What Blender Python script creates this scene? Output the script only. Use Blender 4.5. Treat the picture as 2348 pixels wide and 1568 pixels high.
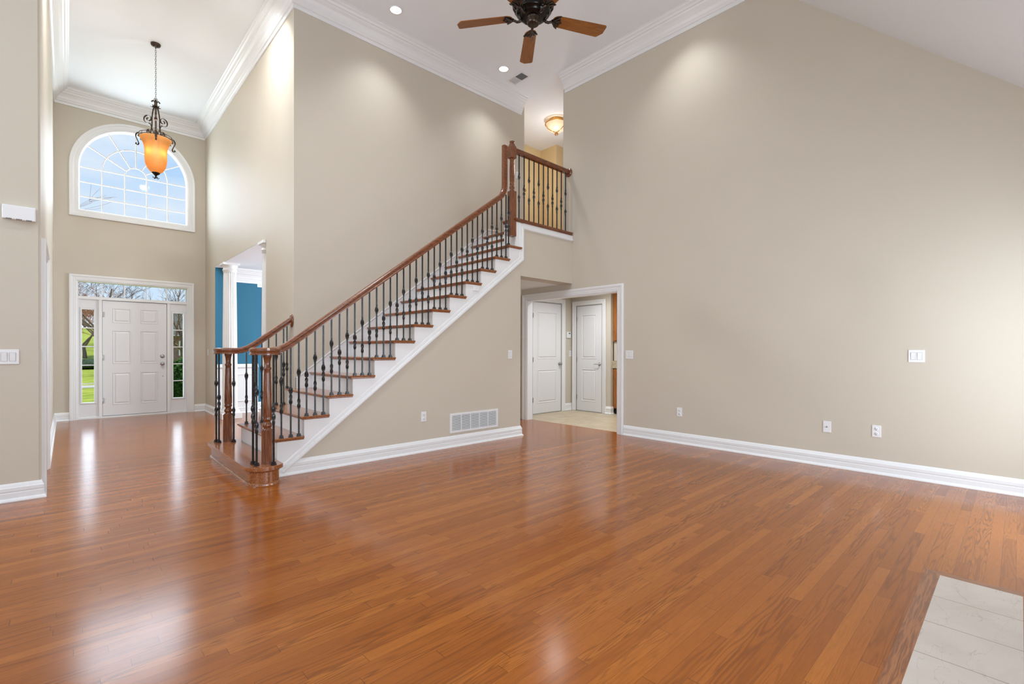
import bpy, bmesh, math, random
from mathutils import Vector, Matrix
from mathutils.geometry import tessellate_polygon
random.seed(7)
PI = math.pi
S = bpy.context.scene
for o in list(bpy.data.objects):
    bpy.data.objects.remove(o)
COL = S.collection

# ------------------------------------------------------------------ camera
W_PX, H_PX = 2348, 1568
F_PX, CX_PX, CY_PX = 1090.5, 1174.0, 807.32
yaw, roll, pitch = math.radians(43.1271), math.radians(0.1199), math.radians(-0.2749)
fw = Vector((math.sin(yaw), math.cos(yaw), 0)); rt = Vector((math.cos(yaw), -math.sin(yaw), 0)); up = Vector((0, 0, 1))
fw, up = fw * math.cos(pitch) + up * math.sin(pitch), up * math.cos(pitch) - fw * math.sin(pitch)
rt, up = rt * math.cos(roll) + up * math.sin(roll), up * math.cos(roll) - rt * math.sin(roll)
cd = bpy.data.cameras.new('camera')
cam = bpy.data.objects.new('camera', cd); COL.objects.link(cam)
m = Matrix((rt, up, -fw)).transposed().to_4x4(); m.translation = (0, 0, 1.2)
cam.matrix_world = m
cd.sensor_width = 36.0; cd.sensor_fit = 'HORIZONTAL'
cd.lens = F_PX / W_PX * 36.0
cd.shift_x = 0.0; cd.shift_y = (CY_PX - H_PX / 2) / W_PX
cd.clip_start = 0.02; cd.clip_end = 400
S.camera = cam

# ------------------------------------------------------------------ colour management
vs = S.view_settings
vs.view_transform = 'Standard'; vs.look = 'None'; vs.gamma = 1.0; vs.use_curve_mapping = False
vs.exposure = 0.0

# ------------------------------------------------------------------ world: pale blue sky with soft clouds
wd = bpy.data.worlds.new('sky'); S.world = wd; wd.use_nodes = True
nt = wd.node_tree; nt.nodes.clear()
def wn(t): return nt.nodes.new(t)
out = wn('ShaderNodeOutputWorld'); bg = wn('ShaderNodeBackground'); bg.inputs['Strength'].default_value = 1.0
tc = wn('ShaderNodeTexCoord'); sp = wn('ShaderNodeSeparateXYZ'); nt.links.new(tc.outputs['Generated'], sp.inputs[0])
gr = wn('ShaderNodeValToRGB'); nt.links.new(sp.outputs['Z'], gr.inputs[0])
e = gr.color_ramp.elements
e[0].position = 0.0; e[0].color = (0.72, 0.86, 1.0, 1)
e[1].position = 0.55; e[1].color = (0.30, 0.58, 1.0, 1)
mp = wn('ShaderNodeMapping'); mp.inputs['Scale'].default_value = (3.0, 3.0, 9.0); nt.links.new(tc.outputs['Generated'], mp.inputs[0])
nz = wn('ShaderNodeTexNoise'); nz.inputs['Scale'].default_value = 1.6; nz.inputs['Detail'].default_value = 6; nt.links.new(mp.outputs[0], nz.inputs['Vector'])
cr = wn('ShaderNodeValToRGB'); nt.links.new(nz.outputs[0], cr.inputs[0])
cr.color_ramp.elements[0].position = 0.42; cr.color_ramp.elements[0].color = (0, 0, 0, 1)
cr.color_ramp.elements[1].position = 0.72; cr.color_ramp.elements[1].color = (0.75, 0.75, 0.75, 1)
mx = wn('ShaderNodeMixRGB'); mx.inputs[2].default_value = (0.93, 0.96, 1.0, 1)
nt.links.new(cr.outputs[0], mx.inputs[0]); nt.links.new(gr.outputs[0], mx.inputs[1])
nt.links.new(mx.outputs[0], bg.inputs['Color']); nt.links.new(bg.outputs[0], out.inputs[0])

# ------------------------------------------------------------------ sun and daylight through the windows
def light(name, kind, loc, energy, color=(1, 1, 1), rot=None, size=None, size_y=None, aim=None, radius=None, spot=None, blend=0.5, parent=None):
    l = bpy.data.lights.new(name, kind); l.energy = energy; l.color = color
    o = bpy.data.objects.new(name, l); COL.objects.link(o); o.location = loc
    if kind == 'AREA':
        l.shape = 'RECTANGLE'; l.size = size; l.size_y = size_y or size
    if radius is not None: l.shadow_soft_size = radius
    if spot: l.spot_size = math.radians(spot); l.spot_blend = blend
    if aim is not None: o.rotation_euler = (Vector(aim) - Vector(loc)).to_track_quat('-Z', 'Y').to_euler()
    if rot: o.rotation_euler = rot
    if parent: o.parent = parent
    return o
sun = light('sun', 'SUN', (20, 10, 20), 4.0, (1.0, 0.93, 0.8), aim=(0, 14, 0)); sun.data.angle = math.radians(0.6)
DAY = (0.84, 0.945, 1.06)
PW = dict(rear_1=6, rear_2=80, rear_3=62, left_1=25, left_2=125, arch=55, study=60, dining=190, side=2.0, sun=4.2,
          can=70, can_low=9, kitchen_fill=130, hall=24, pendant_up=30, foyer_fill=260, great_fill=215)
sun.data.energy = PW['sun']
# windows behind the photographer (rear wall) and on the far left of the great room
light('daylight_rear_1', 'AREA', (-1.9, -0.78, 1.5), PW['rear_1'], DAY, aim=(-1.9, 5, 1.9), size=1.9, size_y=1.7)
light('daylight_rear_2', 'AREA', (1.0, -0.78, 1.5), PW['rear_2'], DAY, aim=(1.0, 5, 1.9), size=1.5, size_y=1.7)
light('daylight_rear_3', 'AREA', (4.6, -0.78, 1.1), PW['rear_3'], DAY, aim=(4.6, 5, 0.6), size=1.3, size_y=1.9)
light('daylight_left_1', 'AREA', (-4.08, 1.6, 1.7), PW['left_1'], DAY, aim=(5, 1.6, 1.7), size=2.4, size_y=2.2)
light('daylight_left_2', 'AREA', (-4.08, 3.9, 3.4), PW['left_2'], DAY, aim=(5, 3.9, 3.0), size=1.8, size_y=2.2)
# front glazing: sky light by the arched window, and strips added at the two sidelights
light('daylight_arch', 'AREA', (0.92, 11.12, 4.25), PW['arch'], DAY, aim=(0.92, 5, 3.9), size=1.5, size_y=1.4)
light('sidelight_boost_1', 'AREA', (0.27, 11.05, 1.08), PW['side'], DAY, aim=(0.27, 5, 1.08), size=0.15, size_y=1.55)  # added outside the glass so the floor mirrors a bright streak
light('sidelight_boost_2', 'AREA', (1.546, 11.05, 1.08), PW['side'], DAY, aim=(1.546, 5, 1.08), size=0.15, size_y=1.55)  # same added strip for the right-hand streak
# windows of the side rooms
light('daylight_study', 'AREA', (-2.0, 10.6, 1.6), PW['study'], DAY, aim=(-2.0, 5, 1.4), size=1.6, size_y=1.6)
light('daylight_dining', 'AREA', (5.4, 8.0, 1.6), PW['dining'], DAY, aim=(2, 8.8, 1.5), size=1.6, size_y=1.6)

# ------------------------------------------------------------------ materials
def mat(name):
    mt = bpy.data.materials.new(name); mt.use_nodes = True
    b = mt.node_tree.nodes['Principled BSDF']
    return mt, mt.node_tree, b
class N:
    def __init__(s, t): s.t = t
    def __call__(s, typ, **k):
        n = s.t.nodes.new('ShaderNode' + typ)
        for a, v in k.items(): setattr(n, a, v)
        return n
    def link(s, a, b): s.t.links.new(a, b)
    def math(s, op, a, b=None, clamp=False):
        n = s.t.nodes.new('ShaderNodeMath'); n.operation = op; n.use_clamp = clamp
        for i, v in enumerate((a, b)):
            if v is None: continue
            if isinstance(v, (int, float)): n.inputs[i].default_value = v
            else: s.t.links.new(v, n.inputs[i])
        return n.outputs[0]
    def comb(s, x, y, z):
        n = s.t.nodes.new('ShaderNodeCombineXYZ')
        for i, v in enumerate((x, y, z)):
            if isinstance(v, (int, float)): n.inputs[i].default_value = v
            else: s.t.links.new(v, n.inputs[i])
        return n.outputs[0]
    def noise(s, vec, scale=1.0, detail=3.0, rough=0.5, dist=0.0):
        n = s.t.nodes.new('ShaderNodeTexNoise'); n.inputs['Scale'].default_value = scale
        n.inputs['Detail'].default_value = detail; n.inputs['Roughness'].default_value = rough; n.inputs['Distortion'].default_value = dist
        if vec is not None: s.t.links.new(vec, n.inputs['Vector'])
        return n.outputs[0]
    def white(s, vec):
        n = s.t.nodes.new('ShaderNodeTexWhiteNoise'); n.noise_dimensions = '3D'; s.t.links.new(vec, n.inputs['Vector'])
        return n
    def ramp(s, fac, stops):
        n = s.t.nodes.new('ShaderNodeValToRGB'); els = n.color_ramp.elements
        while len(els) < len(stops): els.new(0.5)
        for el, (p, c) in zip(els, stops): el.position = p; el.color = (*c, 1) if len(c) == 3 else c
        s.t.links.new(fac, n.inputs[0]); return n.outputs[0]
    def mix(s, fac, a, b, blend='MIX'):
        n = s.t.nodes.new('ShaderNodeMixRGB'); n.blend_type = blend
        for i, v in enumerate((fac, a, b)):
            if isinstance(v, (int, float)): n.inputs[i].default_value = v
            elif isinstance(v, tuple): n.inputs[i].default_value = (*v, 1)
            else: s.t.links.new(v, n.inputs[i])
        return n.outputs[0]
    def bump(s, h, strength, dist, b):
        n = s.t.nodes.new('ShaderNodeBump'); n.inputs['Strength'].default_value = strength; n.inputs['Distance'].default_value = dist
        s.t.links.new(h, n.inputs['Height']); s.t.links.new(n.outputs[0], b.inputs['Normal'])
    def pos(s):
        return s.t.nodes.new('ShaderNodeNewGeometry').outputs['Position']
    def obj(s):
        return s.t.nodes.new('ShaderNodeTexCoord').outputs['Object']

def paint(name, c, rough=0.55, bump=0.04, spec=0.35, var=0.02):
    mt, t, b = mat(name); n = N(t)
    p = n.pos()
    f = n.noise(p, 2.2, 3)
    c2 = tuple(min(1, v * (1 - var * 2)) for v in c)
    n.link(n.mix(f, c, c2), b.inputs['Base Color'])
    b.inputs['Roughness'].default_value = rough; b.inputs['Specular IOR Level'].default_value = spec
    if bump: n.bump(n.noise(p, 260, 2), bump, 0.002, b)
    return mt
def metal(name, c, rough=0.35, metallic=1.0, mottled=0.0):
    mt, t, b = mat(name); n = N(t)
    if mottled:
        f = n.noise(n.obj(), 90, 4, 0.7)
        n.link(n.ramp(f, [(0.35, tuple(v * (1 - mottled) for v in c)), (0.7, tuple(min(1, v * (1 + mottled)) for v in c))]), b.inputs['Base Color'])
    else: b.inputs['Base Color'].default_value = (*c, 1)
    b.inputs['Metallic'].default_value = metallic; b.inputs['Roughness'].default_value = rough
    return mt

def wood_grain(name, light_c, dark_c, axis='X', rough=0.3, coat=0.35, scale=1.0):
    """oak grain running along one axis"""
    mt, t, b = mat(name); n = N(t)
    sp = n('SeparateXYZ'); n.link(n.obj(), sp.inputs[0])
    x, y, z = sp.outputs
    if axis == 'Y': x, y = y, x
    if axis == 'Z': x, z = z, x
    v = n.comb(n.math('MULTIPLY', x, 2.0 * scale), n.math('MULTIPLY', y, 26 * scale), n.math('MULTIPLY', z, 26 * scale))
    g = n.noise(v, 1.0, 3, 0.55)
    rings = n.math('SINE', n.math('MULTIPLY', g, 42))
    v2 = n.comb(n.math('MULTIPLY', x, 9.0), n.math('MULTIPLY', y, 420), n.math('MULTIPLY', z, 420))
    fine = n.noise(v2, 1.0, 2, 0.6)
    f = n.math('ADD', n.math('MULTIPLY', rings, 0.22), n.math('ADD', n.math('MULTIPLY', fine, 0.7), 0.12), clamp=True)
    n.link(n.ramp(f, [(0.15, dark_c), (0.75, light_c)]), b.inputs['Base Color'])
    b.inputs['Roughness'].default_value = rough; b.inputs['Coat Weight'].default_value = coat; b.inputs['Coat Roughness'].default_value = 0.12
    n.bump(fine, 0.05, 0.001, b)
    return mt

def floor_material():
    mt, t, b = mat('oak_strip_floor'); n = N(t)
    sp = n('SeparateXYZ'); n.link(n.pos(), sp.inputs[0]); x, y, _ = sp.outputs
    w = 0.0585
    yr = n.math('DIVIDE', n.math('ADD', y, 20.0), w)
    row = n.math('FLOOR', yr); fr = n.math('FRACT', yr)
    wr = n.white(n.comb(row, 3.7, 1.1))
    L = n.math('ADD', 0.75, n.math('MULTIPLY', wr.outputs['Value'], 0.75))
    wr2 = n.white(n.comb(row, 9.7, 4.1))
    xs = n.math('DIVIDE', n.math('ADD', n.math('ADD', x, 40.0), n.math('MULTIPLY', wr2.outputs['Value'], 7.0)), L)
    colm = n.math('FLOOR', xs); fc = n.math('FRACT', xs)
    idn = n.white(n.comb(row, colm, 0.5))
    rid = idn.outputs['Value']
    ids = n('SeparateXYZ'); n.link(idn.outputs['Color'], ids.inputs[0]); r1, r2, r3 = ids.outputs
    # cathedral grain: contour lines of a stretched noise, different on every strip
    gx = n.math('ADD', n.math('MULTIPLY', x, 0.95), n.math('MULTIPLY', r1, 60))
    gy = n.math('ADD', n.math('MULTIPLY', y, 15.0), n.math('MULTIPLY', r2, 60))
    g = n.noise(n.comb(gx, gy, n.math('MULTIPLY', r3, 40)), 1.0, 2.2, 0.5)
    rings = n.math('SINE', n.math('MULTIPLY', g, n.math('ADD', 45, n.math('MULTIPLY', r1, 60))))
    rings = n.math('POWER', n.math('ADD', n.math('MULTIPLY', rings, 0.5), 0.5), 2.2)
    fine = n.noise(n.comb(n.math('MULTIPLY', x, 14), n.math('MULTIPLY', y, 520), 0.0), 1.0, 2, 0.6)
    broad = n.noise(n.comb(n.math('MULTIPLY', x, .5), n.math('MULTIPLY', y, .5), 0.0), 1.0, 2)
    base = n.ramp(rid, [(0.0, (0.285, 0.078, 0.0085)), (0.35, (0.325, 0.092, 0.0105)), (0.7, (0.36, 0.106, 0.013)), (1.0, (0.43, 0.138, 0.019))])
    base = n.mix(n.math('MULTIPLY', rings, n.math('ADD', 0.10, n.math('MULTIPLY', n.math('POWER', r3, 1.5), 0.55))), base, (0.11, 0.027, 0.004))
    base = n.mix(n.math('MULTIPLY', n.math('SUBTRACT', fine, 0.42, clamp=True), 1.3, clamp=True), base, (0.15, 0.04, 0.006))
    base = n.mix(n.math('MULTIPLY', broad, 0.18), base, (0.28, 0.075, 0.008))
    seam = n.math('GREATER_THAN', n.math('ABSOLUTE', n.math('SUBTRACT', fr, 0.5)), 0.488)
    eseam = n.math('GREATER_THAN', n.math('ABSOLUTE', n.math('SUBTRACT', fc, 0.5)), 0.4988)
    sm = n.math('MAXIMUM', seam, eseam)
    base = n.mix(n.math('MULTIPLY', sm, 0.55), base, (0.06, 0.02, 0.008))
    n.link(base, b.inputs['Base Color'])
    rn = n.noise(n.pos(), 3.0, 4, 0.6)
    n.link(n.math('ADD', 0.14, n.math('MULTIPLY', rn, 0.08)), b.inputs['Roughness'])
    b.inputs['Specular IOR Level'].default_value = 0.45
    wob = n.noise(n.comb(n.math('MULTIPLY', x, 0.8), n.math('MULTIPLY', row, 7.31), 0.0), 1.0, 1)
    n.bump(wob, 0.035, 0.002, b)
    return mt

def tile_material(name, c1, c2, grout, sx, sy, gw, ox=0, oy=0, rough=0.35):
    mt, t, b = mat(name); n = N(t)
    p = n.pos(); sp = n('SeparateXYZ'); n.link(p, sp.inputs[0]); x, y, _ = sp.outputs
    fx = n.math('FRACT', n.math('DIVIDE', n.math('ADD', x, ox), sx)); fy = n.math('FRACT', n.math('DIVIDE', n.math('ADD', y, oy), sy))
    gx = n.math('GREATER_THAN', n.math('ABSOLUTE', n.math('SUBTRACT', fx, 0.5)), 0.5 - gw / sx / 2)
    gy = n.math('GREATER_THAN', n.math('ABSOLUTE', n.math('SUBTRACT', fy, 0.5)), 0.5 - gw / sy / 2)
    gm = n.math('MAXIMUM', gx, gy)
    f = n.noise(p, 3.0, 6, 0.62, 1.2)
    base = n.ramp(f, [(0.3, c2), (0.6, c1)])
    vein = n.math('ABSOLUTE', n.math('SUBTRACT', n.noise(n.comb(n.math('MULTIPLY', x, 2.0), n.math('MULTIPLY', y, 5), 3.3), 1.0, 4, 0.6, 0.8), 0.5))
    base = n.mix(n.math('MULTIPLY', n.math('LESS_THAN', vein, 0.004), 0.35), base, tuple(v * 0.55 for v in c2))
    n.link(n.mix(gm, base, grout), b.inputs['Base Color'])
    b.inputs['Roughness'].default_value = rough
    n.bump(n.math('SUBTRACT', 1.0, gm), 0.4, 0.002, b)
    return mt

def glass_pane(name):
    mt, t, b = mat(name); n = N(t); t.nodes.remove(b)
    o = t.nodes['Material Output']
    tr = n('BsdfTransparent'); tr.inputs[0].default_value = (0.97, 0.985, 0.99, 1)
    gl = n('BsdfGlossy'); gl.inputs['Roughness'].default_value = 0.02
    fr = n('Fresnel'); fr.inputs[0].default_value = 1.08
    mxs = n('MixShader'); n.link(fr.outputs[0], mxs.inputs[0]); n.link(tr.outputs[0], mxs.inputs[1]); n.link(gl.outputs[0], mxs.inputs[2])
    n.link(mxs.outputs[0], o.inputs[0])
    return mt
def lit_glass(name, c, transl, emit, emit_c, rough=0.4):
    mt, t, b = mat(name); n = N(t); t.nodes.remove(b)
    o = t.nodes['Material Output']
    f = n.noise(n.obj(), 14, 5, 0.65)
    colr = n.mix(f, c, tuple(v * 0.72 for v in c))
    d = n('BsdfDiffuse'); tl = n('BsdfTranslucent'); n.link(colr, d.inputs[0]); n.link(colr, tl.inputs[0])
    m1 = n('MixShader'); m1.inputs[0].default_value = transl; n.link(d.outputs[0], m1.inputs[1]); n.link(tl.outputs[0], m1.inputs[2])
    g = n('BsdfGlossy'); g.inputs['Roughness'].default_value = rough
    m2 = n('MixShader'); m2.inputs[0].default_value = 0.06; n.link(m1.outputs[0], m2.inputs[1]); n.link(g.outputs[0], m2.inputs[2])
    em = n('Emission'); n.link(n.mix(f, emit_c, tuple(v * 0.8 for v in emit_c)), em.inputs[0]); em.inputs[1].default_value = emit
    ad = n('AddShader'); n.link(m2.outputs[0], ad.inputs[0]); n.link(em.outputs[0], ad.inputs[1])
    n.link(ad.outputs[0], o.inputs[0])
    return mt
def emitter(name, c, s):
    mt, t, b = mat(name); n = N(t); t.nodes.remove(b)
    em = n('Emission'); em.inputs[0].default_value = (*c, 1); em.inputs[1].default_value = s
    n.link(em.outputs[0], t.nodes['Material Output'].inputs[0]); return mt
def mottled(name, stops, scale, rough=0.9, detail=5):
    mt, t, b = mat(name); n = N(t)
    n.link(n.ramp(n.noise(n.pos(), scale, detail, 0.65), stops), b.inputs['Base Color'])
    b.inputs['Roughness'].default_value = rough; b.inputs['Specular IOR Level'].default_value = 0.2
    return mt

M_WALL = paint('beige_wall_paint', (0.615, 0.552, 0.455))
M_CEIL = paint('white_ceiling_paint', (0.87, 0.895, 0.92), 0.8, 0.02)
M_TRIM = paint('white_trim_gloss', (0.82, 0.82, 0.815), 0.32, 0.0, 0.5, 0.0)
M_DOOR = paint('white_door_paint', (0.78, 0.78, 0.785), 0.38, 0.0, 0.5, 0.0)
M_TEAL = paint('teal_wall_paint', (0.026, 0.152, 0.245))
M_YELLOW = paint('yellow_wall_paint', (0.76, 0.59, 0.33))
M_FLOOR = floor_material()
M_TILE = tile_material('beige_floor_tile', (0.55, 0.45, 0.31), (0.44, 0.34, 0.22), (0.36, 0.28, 0.19), 0.33, 0.33, 0.006, 0.1, 0.05)
M_HEARTH = tile_material('cream_stone_tile', (0.56, 0.49, 0.435), (0.49, 0.425, 0.37), (0.22, 0.17, 0.12), 0.3105, 9.0, 0.004, 9.315 - 3.404 + 0.3105 * 0, 4.0, 0.3)
M_TREAD = wood_grain('stained_oak_tread', (0.40, 0.145, 0.046), (0.17, 0.05, 0.016), 'Y', 0.22, 0.5)
M_RAIL = wood_grain('stained_oak_rail', (0.26, 0.078, 0.022), (0.10, 0.026, 0.008), 'X', 0.25, 0.5)
M_NEWEL = wood_grain('stained_oak_newel', (0.28, 0.088, 0.026), (0.105, 0.028, 0.009), 'Z', 0.25, 0.5)
M_STEP = wood_grain('oak_starting_step', (0.40, 0.145, 0.046), (0.18, 0.052, 0.016), 'Y', 0.22, 0.5)
M_BORDER = wood_grain('oak_border', (0.34, 0.125, 0.042), (0.15, 0.046, 0.015), 'X', 0.3, 0.2)
M_BLADE = wood_grain('fan_blade_oak', (0.30, 0.105, 0.014), (0.19, 0.06, 0.007), 'X', 0.35, 0.15)
M_IRON = metal('hammered_iron', (0.055, 0.06, 0.063), 0.34, 0.75, 0.5)
M_BRONZE = metal('oil_rubbed_bronze', (0.075, 0.055, 0.042), 0.3, 0.9, 0.4)
M_BLACK = metal('black_bronze', (0.02, 0.018, 0.016), 0.22, 0.8)
M_NICKEL = metal('satin_nickel', (0.42, 0.41, 0.40), 0.38)
M_BRASS = metal('polished_brass', (0.72, 0.42, 0.12), 0.22)
M_PLASTIC = paint('white_plastic', (0.82, 0.82, 0.82), 0.35, 0.0, 0.5, 0.0)
M_DARK = paint('dark_gap', (0.03, 0.03, 0.03), 0.8, 0.0)
M_SLOT = paint('socket_slot', (0.07, 0.065, 0.06), 0.6, 0.0)
M_GREY = paint('vent_grey', (0.38, 0.38, 0.38), 0.6, 0.0)
M_SCREEN = paint('dark_display', (0.05, 0.06, 0.05), 0.3, 0.0)
M_GLASS = glass_pane('window_glass')
M_AMBER = lit_glass('amber_glass', (0.92, 0.44, 0.13), 0.62, 0.07, (1.0, 0.42, 0.10))
M_OPAL = lit_glass('opal_glass', (0.9, 0.75, 0.58), 0.5, 0.32, (1.0, 0.76, 0.52))
M_LAMP = emitter('lamp_face', (1.0, 0.96, 0.9), 9.0)
M_CAB = wood_grain('honey_maple', (0.42, 0.15, 0.028), (0.26, 0.08, 0.013), 'Z', 0.3, 0.3)
M_GRANITE = mottled('granite', [(0.3, (0.14, 0.11, 0.07)), (0.5, (0.5, 0.42, 0.28)), (0.7, (0.66, 0.6, 0.48))], 60, 0.25)
M_GRASS = mottled('lawn_grass', [(0.25, (0.12, 0.19, 0.02)), (0.5, (0.34, 0.40, 0.045)), (0.75, (0.58, 0.58, 0.09))], 1.8)
M_WALK = mottled('concrete', [(0.3, (0.5, 0.46, 0.42)), (0.7, (0.62, 0.58, 0.54))], 4)
M_BUSH = mottled('boxwood', [(0.3, (0.012, 0.04, 0.008)), (0.55, (0.05, 0.13, 0.02)), (0.75, (0.15, 0.28, 0.06))], 22)
M_HEDGE = mottled('dark_hedge', [(0.3, (0.015, 0.03, 0.015)), (0.7, (0.07, 0.11, 0.05))], 6)
M_BARK = mottled('bark', [(0.3, (0.10, 0.065, 0.045)), (0.7, (0.25, 0.17, 0.12))], 9)
M_TWIG = mottled('orange_twigs', [(0.3, (0.28, 0.10, 0.04)), (0.7, (0.55, 0.24, 0.10))], 5)
M_ROOF = mottled('grey_shingle', [(0.3, (0.20, 0.19, 0.21)), (0.7, (0.36, 0.34, 0.36))], 5)
M_BRICK = mottled('brown_brick', [(0.3, (0.18, 0.10, 0.08)), (0.7, (0.36, 0.24, 0.2))], 6)

# ------------------------------------------------------------------ mesh helpers
class MB:
    def __init__(s): s.v = []; s.f = []; s.sm = []
    def add(s, vs, fs, smooth=False):
        o = len(s.v); s.v += [tuple(v) for v in vs]
        s.f += [tuple(i + o for i in f) for f in fs]; s.sm += [smooth] * len(fs); return s
    def box(s, x0, x1, y0, y1, z0, z1, M=None):
        vs = [Vector((x, y, z)) for z in (z0, z1) for y in (y0, y1) for x in (x0, x1)]
        if M is not None: vs = [M @ v for v in vs]
        return s.add(vs, [(0, 2, 3, 1), (4, 5, 7, 6), (0, 1, 5, 4), (1, 3, 7, 5), (3, 2, 6, 7), (2, 0, 4, 6)])
    def poly(s, pts, fr, t0, t1, holes=()):
        """extrude a 2D outline with holes; fr(a, b, t) -> xyz"""
        loops = [list(pts)] + [list(h) for h in holes]
        tri = tessellate_polygon([[Vector((a, b, 0)) for a, b in lp] for lp in loops])
        flat = [p for lp in loops for p in lp]; n = len(flat)
        vs = [fr(a, b, t0) for a, b in flat] + [fr(a, b, t1) for a, b in flat]
        fs = [tuple(t) for t in tri] + [tuple(i + n for i in reversed(t)) for t in tri]
        k = 0
        for lp in loops:
            L = len(lp)
            for i in range(L):
                j = (i + 1) % L
                fs.append((k + i, k + j, k + j + n, k + i + n))
            k += L
        return s.add(vs, fs)
    def sweep(s, prof, path, fr, closed=False, cap=True, smooth=False, pclosed=True):
        """profile (o, t) along 2D path with mitres; o = offset to the left of travel, t = out of plane"""
        n = len(path); rows = []
        for i in range(n):
            p = Vector(path[i])
            a = Vector(path[i - 1]) if (i > 0 or closed) else None
            c = Vector(path[(i + 1) % n]) if (i < n - 1 or closed) else None
            d1 = (p - a).normalized() if a is not None else None
            d2 = (c - p).normalized() if c is not None else None
            if d1 is None: d1 = d2
            if d2 is None: d2 = d1
            n1 = Vector((-d1.y, d1.x)); n2 = Vector((-d2.y, d2.x)); mm = n1 + n2
            mm = mm / max(0.2, mm.dot(n1))
            rows.append([fr(p.x + mm.x * o, p.y + mm.y * o, t) for o, t in prof])
        k = len(prof); vs = [v for r in rows for v in r]; fs = []
        kk = k if pclosed else k - 1
        for i in range(n if closed else n - 1):
            j = (i + 1) % n
            for q in range(kk):
                r = (q + 1) % k
                fs.append((i * k + q, i * k + r, j * k + r, j * k + q))
        s.add(vs, fs, smooth)
        if cap and not closed and pclosed:
            o = len(s.v) - len(vs)
            tri = tessellate_polygon([[Vector((a, b, 0)) for a, b in prof]])
            for t in tri:
                s.f.append(tuple(o + i for i in t)); s.sm.append(False)
                s.f.append(tuple(o + (n - 1) * k + i for i in reversed(t))); s.sm.append(False)
        return s
    def lathe(s, prof, seg=20, M=None, smooth=True, arc=2 * PI):
        """profile (r, z) about Z"""
        k = len(prof); full = arc > 6.28; cols = seg if full else seg + 1
        vs = []
        for i in range(cols):
            a = arc * i / seg
            vs += [Vector((r * math.cos(a), r * math.sin(a), z)) for r, z in prof]
        if M is not None: vs = [M @ v for v in vs]
        fs = []
        for i in range(seg):
            j = (i + 1) % cols
            for q in range(k - 1): fs.append((i * k + q, j * k + q, j * k + q + 1, i * k + q + 1))
        return s.add(vs, fs, smooth)
    def tube(s, pts, rad, seg=8, smooth=True, closed=False):
        pts = [Vector(p) for p in pts]; n = len(pts)
        rads = rad if isinstance(rad, (list, tuple)) else [rad] * n
        vs = []; u = None
        for i in range(n):
            a = pts[i - 1] if (i > 0 or closed) else pts[i]; c = pts[(i + 1) % n] if (i < n - 1 or closed) else pts[i]
            d = (c - a).normalized()
            if u is None:
                u = Vector((0, 0, 1)).cross(d)
                if u.length < 0.1: u = Vector((1, 0, 0)).cross(d)
            u = (u - d * u.dot(d)).normalized(); w = d.cross(u)
            for q in range(seg):
                t = 2 * PI * q / seg
                vs.append(pts[i] + (u * math.cos(t) + w * math.sin(t)) * rads[i])
        fs = []
        for i in range(n if closed else n - 1):
            j = (i + 1) % n
            for q in range(seg):
                r = (q + 1) % seg
                fs.append((i * seg + q, i * seg + r, j * seg + r, j * seg + q))
        if not closed:
            fs.append(tuple(reversed(range(seg)))); fs.append(tuple((n - 1) * seg + q for q in range(seg)))
        return s.add(vs, fs, smooth)
    def rail(s, pts, prof, upv=Vector((0, 0, 1)), smooth=False):
        """sweep (side, up) profile along a 3D path keeping it upright"""
        pts = [Vector(p) for p in pts]; n = len(pts); k = len(prof); vs = []; prev = None
        for i in range(n):
            a = pts[max(0, i - 1)]; c = pts[min(n - 1, i + 1)]
            d = (c - a).normalized()
            side = upv.cross(d)
            if side.length < 0.2 and prev is not None: side = prev.copy()
            side.normalize()
            if prev is not None and side.dot(prev) < 0 and abs(d.z) > 0.9: side = -side
            prev = side
            uu = d.cross(side).normalized()
            vs += [pts[i] + side * o + uu * t for o, t in prof]
        fs = []
        for i in range(n - 1):
            for q in range(k):
                r = (q + 1) % k
                fs.append((i * k + q, i * k + r, (i + 1) * k + r, (i + 1) * k + q))
        fs.append(tuple(reversed(range(k)))); fs.append(tuple((n - 1) * k + q for q in range(k)))
        return s.add(vs, fs, smooth)
    def build(s, name, material, parent=None, loc=None, bevel=0, rot=None, segs=2):
        me = bpy.data.meshes.new(name); me.from_pydata(s.v, [], s.f)
        bm = bmesh.new(); bm.from_mesh(me)
        bmesh.ops.recalc_face_normals(bm, faces=bm.faces)
        bm.to_mesh(me); bm.free()
        me.polygons.foreach_set('use_smooth', s.sm if len(s.sm) == len(me.polygons) else [False] * len(me.polygons))
        me.materials.append(material); me.update()
        o = bpy.data.objects.new(name, me); COL.objects.link(o)
        if loc is not None: o.location = loc
        if rot is not None: o.rotation_euler = rot
        if parent is not None: o.parent = parent
        if bevel:
            md = o.modifiers.new('bevel', 'BEVEL'); md.width = bevel; md.segments = segs; md.limit_method = 'ANGLE'; md.angle_limit = math.radians(40)
        return o
def tag(o, label, cat, group=None, kind=None):
    o['label'] = label; o['category'] = cat
    if group: o['group'] = group
    if kind: o['kind'] = kind
    return o
def struct(name, mb, material, label, cat, bevel=0):
    return tag(mb.build(name, material, bevel=bevel), label, cat, kind='structure')
def thing(name, label, cat, loc=(0, 0, 0), rz=0, group=None, kind=None):
    o = bpy.data.objects.new(name, None); COL.objects.link(o); o.location = loc; o.rotation_euler = (0, 0, rz); o.empty_display_size = 0.1
    return tag(o, label, cat, group, kind)
FXY = lambda a, b, t: (a, b, t)                       # plan
def FX(x, sg=1): return lambda a, b, t: (x + sg * t, a, b)   # plane X = x, (Y, Z)
def FY(y, sg=1): return lambda a, b, t: (a, y + sg * t, b)   # plane Y = y, (X, Z)
def rect(a0, a1, b0, b1): return [(a0, b0), (a1, b0), (a1, b1), (a0, b1)]

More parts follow.
